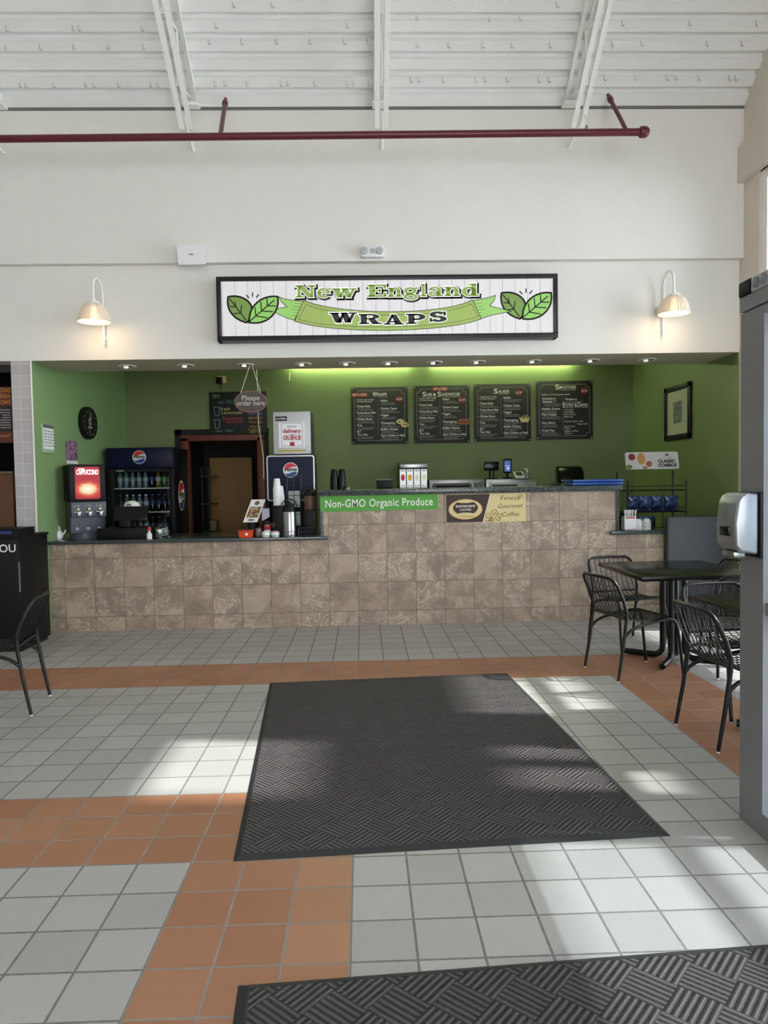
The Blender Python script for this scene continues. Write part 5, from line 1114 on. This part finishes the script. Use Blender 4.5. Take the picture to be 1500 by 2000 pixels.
for z_ in zs:
    g = MB().tube([(-w/2, 0, z_), (w/2, 0, z_), (w/2, .34, z_), (-w/2, .34, z_)], .006, 6, True).tube([(-w/2, 0, z_+.05), (w/2, 0, z_+.05)], .004, 6)
    for k in range(1, 16): g.tube([(-w/2+w*k/16, 0, z_), (-w/2+w*k/16, .34, z_)], .003, 5)
    g.build('shelf', 'black_metal', t)
g = MB(); [g.tube([(w/2-.17, 0, z_), (w/2, 0, z_)], .003, 5) for z_ in (ztop-.42, ztop-.5, ztop-.6)]; g.tube([(w/2-.26, 0, zs[2]), (w/2-.26, 0, ztop-.15)], .005, 6); g.build('side_grid', 'black_metal', t)
c0, c1 = at(1229, 917, YV+.1), at(1333, 881, YV+.1); hw = (c1.x-c0.x)/2; hh = c1.z-c0.z
Mh = Matrix.Translation((0, .12, c0.z)) @ Matrix.Rotation(R(-12), 4, 'X')
o = MB().poly(rrect(-hw, hw, 0, hh, .02), 0, .006, M=Mh).build('header_card', mat('card_grey', 'c8c6c8', .6), t, smooth=False)
MB().text('CLASSIC', hw*.52, hh*.38, .055, .0068, width=hw*.62, off=.03, align='CENTER').build('header_lettering', 'lettering_black', o, smooth=False)
def tilt(g):
    bmesh.ops.transform(g.b, matrix=Mh, verts=g.b.verts); return g
bpy.data.objects.remove(o.children[0])
tilt(MB().text('CLASSIC', hw*.55, hh*.36, hh*.18, .0068, width=hw*.66, off=.05, align='CENTER').text('COMBOS', hw*.57, hh*.12, hh*.18, .0068, width=hw*.70, off=.05, align='CENTER')).build('header_lettering', 'lettering_black', o, smooth=False)
tilt(MB().text('SOUP & SALAD', hw*.55, hh*.60, hh*.06, .0068, width=hw*.5, align='CENTER').ell(hw*.58, hh*.82, hw*.08, hh*.07, .0068, .0004)).build('small_print', mat('grey_bar', '60666a', .5), o, smooth=False)
for a, b_, r_, m_ in ((-.75, .72, .2, 'dark_red'), (-.40, .62, .34, 'caramel'), (-.88, .14, .2, 'herb'), (-.12, .3, .18, 'bread'), (-.28, .08, .14, 'herb')):
    tilt(MB().ell(hw*a, hh*b_, min(hh*r_, hw*.16), min(hh*r_, hh*min(b_, 1-b_)*.95), .0064+.0006*r_, .0003, 18)).build('food_picture', mat(m_, noise=.3) if m_ not in MATS else m_, o, smooth=False)
bag0 = None; rn = random.Random(8)
for z_, n_, wh in ((zs[1], 8, 'upper'), (zs[2], 4, 'lower')):
    for k in range(n_):
        if bag0 is None:
            g = MB(); V = []; nx, nz = 6, 8
            for s_ in (-1, 1):
                for i in range(nz+1):
                    for j in range(nx+1):
                        u, v = j/nx*2-1, i/nz*2-1; puff = .032*max(0, (1-abs(u)**3))*max(0, 1-abs(v)**4)
                        V.append((u*.065*(1-.06*(1-abs(v))), s_*puff+.004*math.sin(7*u+5*v), .17*(i/nz)))
            N1 = (nx+1)*(nz+1); Fc = []
            for s_ in (0, N1):
                for i in range(nz):
                    for j in range(nx): q_ = s_+i*(nx+1)+j; f = (q_, q_+1, q_+nx+2, q_+nx+1); Fc.append(f if s_ else f[::-1])
            g._add(V, Fc); bag0 = g.build('crisp_bag', 'bag_print'); o = bag0
        else: o = dup(bag0)
        o.location = (t.location.x-w/2+.09+k*(w-.16)/7.2, YV+.08+.09*(k % 2), z_+.008); o.rotation_euler = (rn.uniform(.1, .3), 0, rn.uniform(-.2, .2)); tag(o, f'blue foil crisp bag on the {wh} shelf of the snack rack', 'crisp bag', f'crisp bags on the {wh} rack shelf')
q = at(1230, 985, 4.75)
t = thing('side_bench', 'dark low bench behind the side counter, below the snack rack', 'bench', (at(1222, 980, 5.1).x, 4.95, 0)); MB().box(-.26, .3, 0, .35, .0, 1.02, .01).build('body', 'black_plastic', t); MB().lathe([(.0, 1.02), (.13, 1.02), (.14, 1.05), (.11, 1.075), (0, 1.085)], (-.12, .16, 0), 24).build('round_cover', 'black_plastic', t)
t = thing('sauce_bottle', 'small white-topped bottle standing behind the cutlery box', 'bottle', (at(1228, 980, 5.1).x, 5.08, 1.021)); MB().lathe([(0, 0), (.03, 0), (.032, .09), (.02, .12)], n=18).build('bottle', mat('cloudy', '8f988a', .3), t); MB().lathe([(.022, .118), (.024, .15), (.01, .155), (.01, .175), (.018, .18), (.018, .19), (0, .192)], n=16).build('pump_top', 'white_plastic', t)

# ---------------------------------------------------------------- far left: neighbouring shop front and black display case
p0, p1 = at(22, 755, 3.99), at(22, 865, 3.99)
t = thing('shop_menu', 'dark orange-lettered menu panel of the shop at the left edge', 'menu board', (p0.x-.28, 3.99, p1.z)); h = p0.z-p1.z
MB().box(-.28, .28, .0, .012, 0, h).build('panel', mat('shop_menu_dark', '1d1715', .5), t, smooth=False); MB().rect(-.27, .272, h*.66, h*.99, -.0002, .0008).rect(-.27, .272, h*.01, h*.2, -.0002, .0008).build('red_fields', mat('rust', '5c2114', .5), t, smooth=False)
g = MB()
for k, s_ in enumerate(('QUESADILLAS', 'BURRIA', 'GOURMET')): g.text(('DIAS', 'RRIA', 'OMÉ')[k], .272, h*(.90-.105*k), h*.075, .0012, width=.105, off=.03, align='RIGHT')
g.build('orange_lettering', mat('amber', 'b0722a', .5), t, smooth=False)
g = MB(); rn = random.Random(2)
for k in range(8): g.rect(.262-rn.uniform(.08, .15), .262, h*(.58-.045*k), h*(.585-.045*k)+.006, .0008, .0004)
g.build('fine_print', mat('menu_grey', 'a9a6a4', .6), t, smooth=False)
MB().line([(.10, h*.08), (.16, h*.13), (.22, h*.12), (.25, h*.15)], .016, .001, .0004).build('pepper_picture', mat('tan_board', '9a7448', .6), t, smooth=False)
p0, p1 = at(29, 926, 4.3), at(29, 1020, 4.3)
t = thing('wood_counter', 'brown wooden counter inside the shop at the left edge', 'counter', (p0.x-.5, 4.25, 0)); MB().box(-.5, .5, 0, .3, 0, p0.z, .005).build('front', 'wood_brown', t); MB().box(-.5, .51, -.02, .3, p0.z, p0.z+.03, .004).build('top', mat('shop_top', '6b5644', .5), t)
XC = -3.05
t = thing('display_case', 'tall black display case with white lettering at the left edge', 'display case', (XC, 3.17, 0)); zt = 1.10
MB().box(-.9, 0, 0, .595, .03, 1.03, .008).build('body', 'black_plastic', t); MB().box(-.86, -.02, .03, .56, 0, .03).build('plinth', 'black_matte', t, smooth=False)
MB().box(-.9, .012, .33, .60, 1.03, 1.055, .006).build('top_ledge', 'black_plastic', t)
g = MB(); pr = [(0, 1.03), (.0, 1.10), (.02, 1.125), (.33, 1.125), (.33, 1.03)]; n_ = len(pr)
g._add([(-.9, y_, z_) for y_, z_ in pr]+[(-.005, y_, z_) for y_, z_ in pr], [tuple(range(n_))[::-1], tuple(range(n_, 2*n_))]+[(k, (k+1) % n_, (k+1) % n_+n_, k+n_) for k in range(n_)]); g.build('hood', 'black_plastic', t, smooth=False)
MB().box(-.88, -.06, -.004, .0, 1.075, 1.105, .002).build('blue_strip', mat('deep_blue', '1c2a66', .3), t)
q = at(31, 1078, 3.17); MB().text('YOU', q.x-XC, q.z, .070, .002, width=.215, off=.01, align='RIGHT').build('lettering', 'lettering_white', t, smooth=False)
MB().box(-.012, .001, -.004, -.0002, .55, .82).build('door_edge', 'steel', t, smooth=False)

# ---------------------------------------------------------------- tables and wire chairs
def table(x, y, rz, label):
    t = thing('cafe_table', label, 'table', (x, y, 0), 0, 'black square cafe tables')
    MB().box(-.455, .455, -.50, .50, .712, .75, .008).build('tabletop', 'black_gloss', t); MB().box(-.28, .28, -.28, .28, .70, .712).build('support_plate', 'black_metal', t, smooth=False)
    for k in range(4):
        a = rz+k*math.pi/2; d = Vector((math.cos(a), math.sin(a), 0)); s_ = d*.085
        pts = [s_+Vector((0, 0, .70)), s_+Vector((0, 0, .3)), s_+Vector((0, 0, .10))]+[s_+d*(.07-.07*math.cos(b_))+Vector((0, 0, .10-.075*math.sin(b_))) for b_ in (R(25), R(50), R(75), R(90))]+[d*.40+Vector((0, 0, .025))]
        o = MB().tube(pts, .024, 12).build('pedestal_leg', 'black_metal', t); MB().lathe([(0, 0), (.014, 0), (.014, .006), (.01, .01)], tuple(d*.38), 10).build('glide', 'white_plastic', o)
table(2.58, 2.35, R(145), 'black square table by the half door, the farther of the two'); table(2.60, .52, R(150), 'black square table beside the grey entrance frame, the nearer of the two')
def chair_root(label):
    t = thing('wire_chair', label, 'chair', (0, 0, 0), 0, 'black wire cafe chairs')
    H2 = .225
    prof = bez((-.03, 0, .745), (.005, 0, .62), (.03, 0, .54), (.075, 0, .475), 8)[:-1]+bez((.075, 0, .475), (.11, 0, .43), (.17, 0, .42), (.27, 0, .425), 7)[:-1]+bez((.27, 0, .425), (.36, 0, .43), (.44, 0, .44), (.49, 0, .435), 5)
    def pat(u):
        L = [0]; [L.append(L[-1]+(b_-a).length) for a, b_ in zip(prof, prof[1:])]; s_ = u*L[-1]
        for i in range(len(prof)-1):
            if s_ <= L[i+1]+1e-9: f = (s_-L[i])/(L[i+1]-L[i]); return prof[i].lerp(prof[i+1], f)
        return prof[-1].copy()
    # back hoop (top tube) and rear legs
    g = MB(); hoop = [Vector((.075, -H2, .50)), Vector((.045, -H2, .60)), Vector((.0, -H2+.002, .70)), Vector((-.018, -H2+.018, .735)), Vector((-.03, -H2+.055, .755)), Vector((-.034, 0, .758))]
    hoop = hoop+[Vector((p.x, -p.y, p.z)) for p in hoop[-2::-1]]; g.tube(hoop, .0125, 10); g.build('back_hoop', 'black_metal', t)
    for s_ in (-1, 1):
        o = MB().tube([(.075, s_*H2, .51), (.072, s_*H2, .44), (.045, s_*H2, .25), (.0, s_*(H2+.004), .008)], [.0125, .0125, .0125, .011], 10).build('rear_leg', 'black_metal', t); MB().lathe([(0, 0), (.010, 0), (.010, .008)], (0, s_*(H2+.004), 0), 10).build('foot_pad', 'white_plastic', o)
        pts = bez((.056, s_*H2, .32), (.12, s_*H2, .405), (.2, s_*(H2-.01), .40), (.40, s_*(H2-.01), .432), 10)+bez((.40, s_*(H2-.01), .432), (.50, s_*(H2-.01), .445), (.505, s_*(H2-.01), .40), (.52, s_*H2, .30), 8)[1:]+[Vector((.555, s_*(H2+.004), .008))]
        o = MB().tube(pts, .0115, 10).build('side_rail_leg', 'black_metal', t); MB().lathe([(0, 0), (.010, 0), (.010, .008)], (.555, s_*(H2+.004), 0), 10).build('foot_pad', 'white_plastic', o)
    MB().tube([(.074, -H2, .455), (.074, H2, .455)], .009, 8).build('rear_crossbar', 'black_metal', t); MB().tube([(.475, -H2+.01, .437), (.475, H2-.01, .437)], .009, 8).build('front_crossbar', 'black_metal', t)
    def wires(name, u0, u1, rungs, r1, r2):
        g = MB(); N = 13
        for k in range(9):
            y = -H2+.03+(2*H2-.06)*k/8; g.tube([pat(u0+(u1-u0)*i/N)+Vector((0, y, 0)) for i in range(N+1)], r1, 6)
        for k in range(rungs):
            p = pat(u0+(u1-u0)*(k+.5)/rungs)+Vector((.004, 0, .002)); inset = .018 if name == 'backrest' else .012
            g.tube([p+Vector((0, -H2+inset, 0)), p+Vector((0, H2-inset, 0))], r2, 4)
        g.build(name, 'black_metal', t)
    wires('backrest', 0, .46, 30, .0034, .0021); wires('seat', .46, 1, 14, .0034, .0031)
    return t
C0 = None
def chair(mx, my, ang, label):       # midpoint of the rear feet and the way the chair faces
    global C0
    if C0 is None: C0 = o = chair_root(label)
    else: o = dup(C0, label=label)
    o.location = (mx, my, 0); o.rotation_euler = (0, 0, R(ang))
chair(1.845, 1.94, 13.7, 'black wire chair at the near left side of the farther table, back to the mats')
chair(2.34, 3.16, -78, 'black wire chair nearest the tiled counter, at the far left of the farther table')
chair(1.935, .56, 4, 'black wire chair beside the grey entrance frame, at the left of the nearer table')
chair(2.43, 1.37, -84, 'black wire chair between the two tables, facing the nearer table')
chair(3.30, 2.72, 192, 'black wire chair right of the farther table, below the hand dryer')
chair(2.86, 1.66, 70, 'black wire chair between the two tables, tucked under the farther table')
chair(-2.165, 1.515, 189, 'lone black wire chair at the left edge beside the black display case')

# ---------------------------------------------------------------- grey glazed entrance frame on the right
t = struct(MB().box(1.68, 1.79, -.585, -.405, 0, 2.17).build('window_5', 'grey_frame', smooth=False))
MB().box(1.68, 1.79, -2.95, -.585, .0, .10).build('bottom_rail', 'grey_frame', t, smooth=False); MB().box(1.69, 1.78, -2.95, -.585, .92, .97).build('middle_rail', 'grey_frame', t, smooth=False)
MB().box(1.676, 1.794, -2.95, -.405, 2.176, 2.236).build('header', 'grey_frame', t, smooth=False); MB().box(1.68, 1.79, -2.95, -.585, 2.135, 2.17).build('top_rail', 'grey_frame', t, smooth=False)
MB().box(1.732, 1.738, -2.95, -.585, .97, 2.135).build('upper_pane', 'brightened_glass', t, smooth=False); MB().box(1.732, 1.738, -2.95, -.585, .1, .92).build('lower_pane', 'brightened_glass', t, smooth=False)
t = struct(MB().box(3.70, 3.80, -.50, -.42, 0, 2.236).box(2.7, 2.78, -.50, -.42, .1, 2.17).box(1.79, 3.70, -.50, -.42, 2.17, 2.236).box(1.79, 3.70, -.50, -.42, 0, .10).build('window_6', 'grey_frame', smooth=False))
MB().box(1.79, 3.70, -.463, -.457, .1, 2.17).build('pane', 'glass', t, smooth=False)
# hand dryer on the post
yc = -.495; zc0, zc1 = at(1445, 1081, -.5).z, at(1445, 963, -.5).z
t = thing('hand_dryer', 'brushed silver hand dryer mounted on the grey entrance frame', 'hand dryer', (1.68, yc, zc0), R(-90)); h = zc1-zc0
MB().box(-.09, .09, -.012, -.001, -.012, h+.004, .004).build('back_plate', 'black_plastic', t)
g = MB(); pr = [(-.012, 0.0), (-.085, .012), (-.108, .035), (-.112, h*.5), (-.100, h*.86), (-.085, h*.98), (-.06, h), (-.012, h+.002)]; n_ = len(pr)
g._add([(-.082, y_, z_) for y_, z_ in pr]+[(.082, y_, z_) for y_, z_ in pr], [tuple(range(n_))[::-1], tuple(range(n_, 2*n_))]+[(k, (k+1) % n_, (k+1) % n_+n_, k+n_) for k in range(n_)])
bmesh.ops.bevel(g.b, geom=g.b.edges[:], offset=.012, segments=3, profile=.5, affect='EDGES'); g.build('cover', mat('brushed_steel', '9fa2a8', .38, .85, noise=.05, scale=80), t)
MB().box(-.04, .04, -.118, -.10, h*.30, h*.46, .006).build('sensor_window', 'black_gloss', t); MB().box(-.05, .05, -.10, -.05, -.012, .012, .006).build('outlet', 'steel', t)
# unit on top of the frame
t = thing('door_sensor', 'black and grey twin-lens unit on top of the grey entrance frame', 'sensor', (1.70, -.40, 2.236))
MB().box(-.03, .05, -.10, -.0, .001, .065, .008).build('end_cap', 'black_plastic', t); MB().box(-.03, .05, -.62, -.10, .001, .062, .006).build('housing', mat('light_grey_plastic', 'b4b6b8', .4), t)
for y_ in (-.14, -.20): MB().lathe([(0, 0), (.022, 0), (.022, .006), (.012, .010), (0, .010)], n=18, M=Matrix.Translation((-.03, y_, .034)) @ Matrix.Rotation(R(-90), 4, 'Y')).build('lens', mat('lens_grey', '7d8084', .2), t)
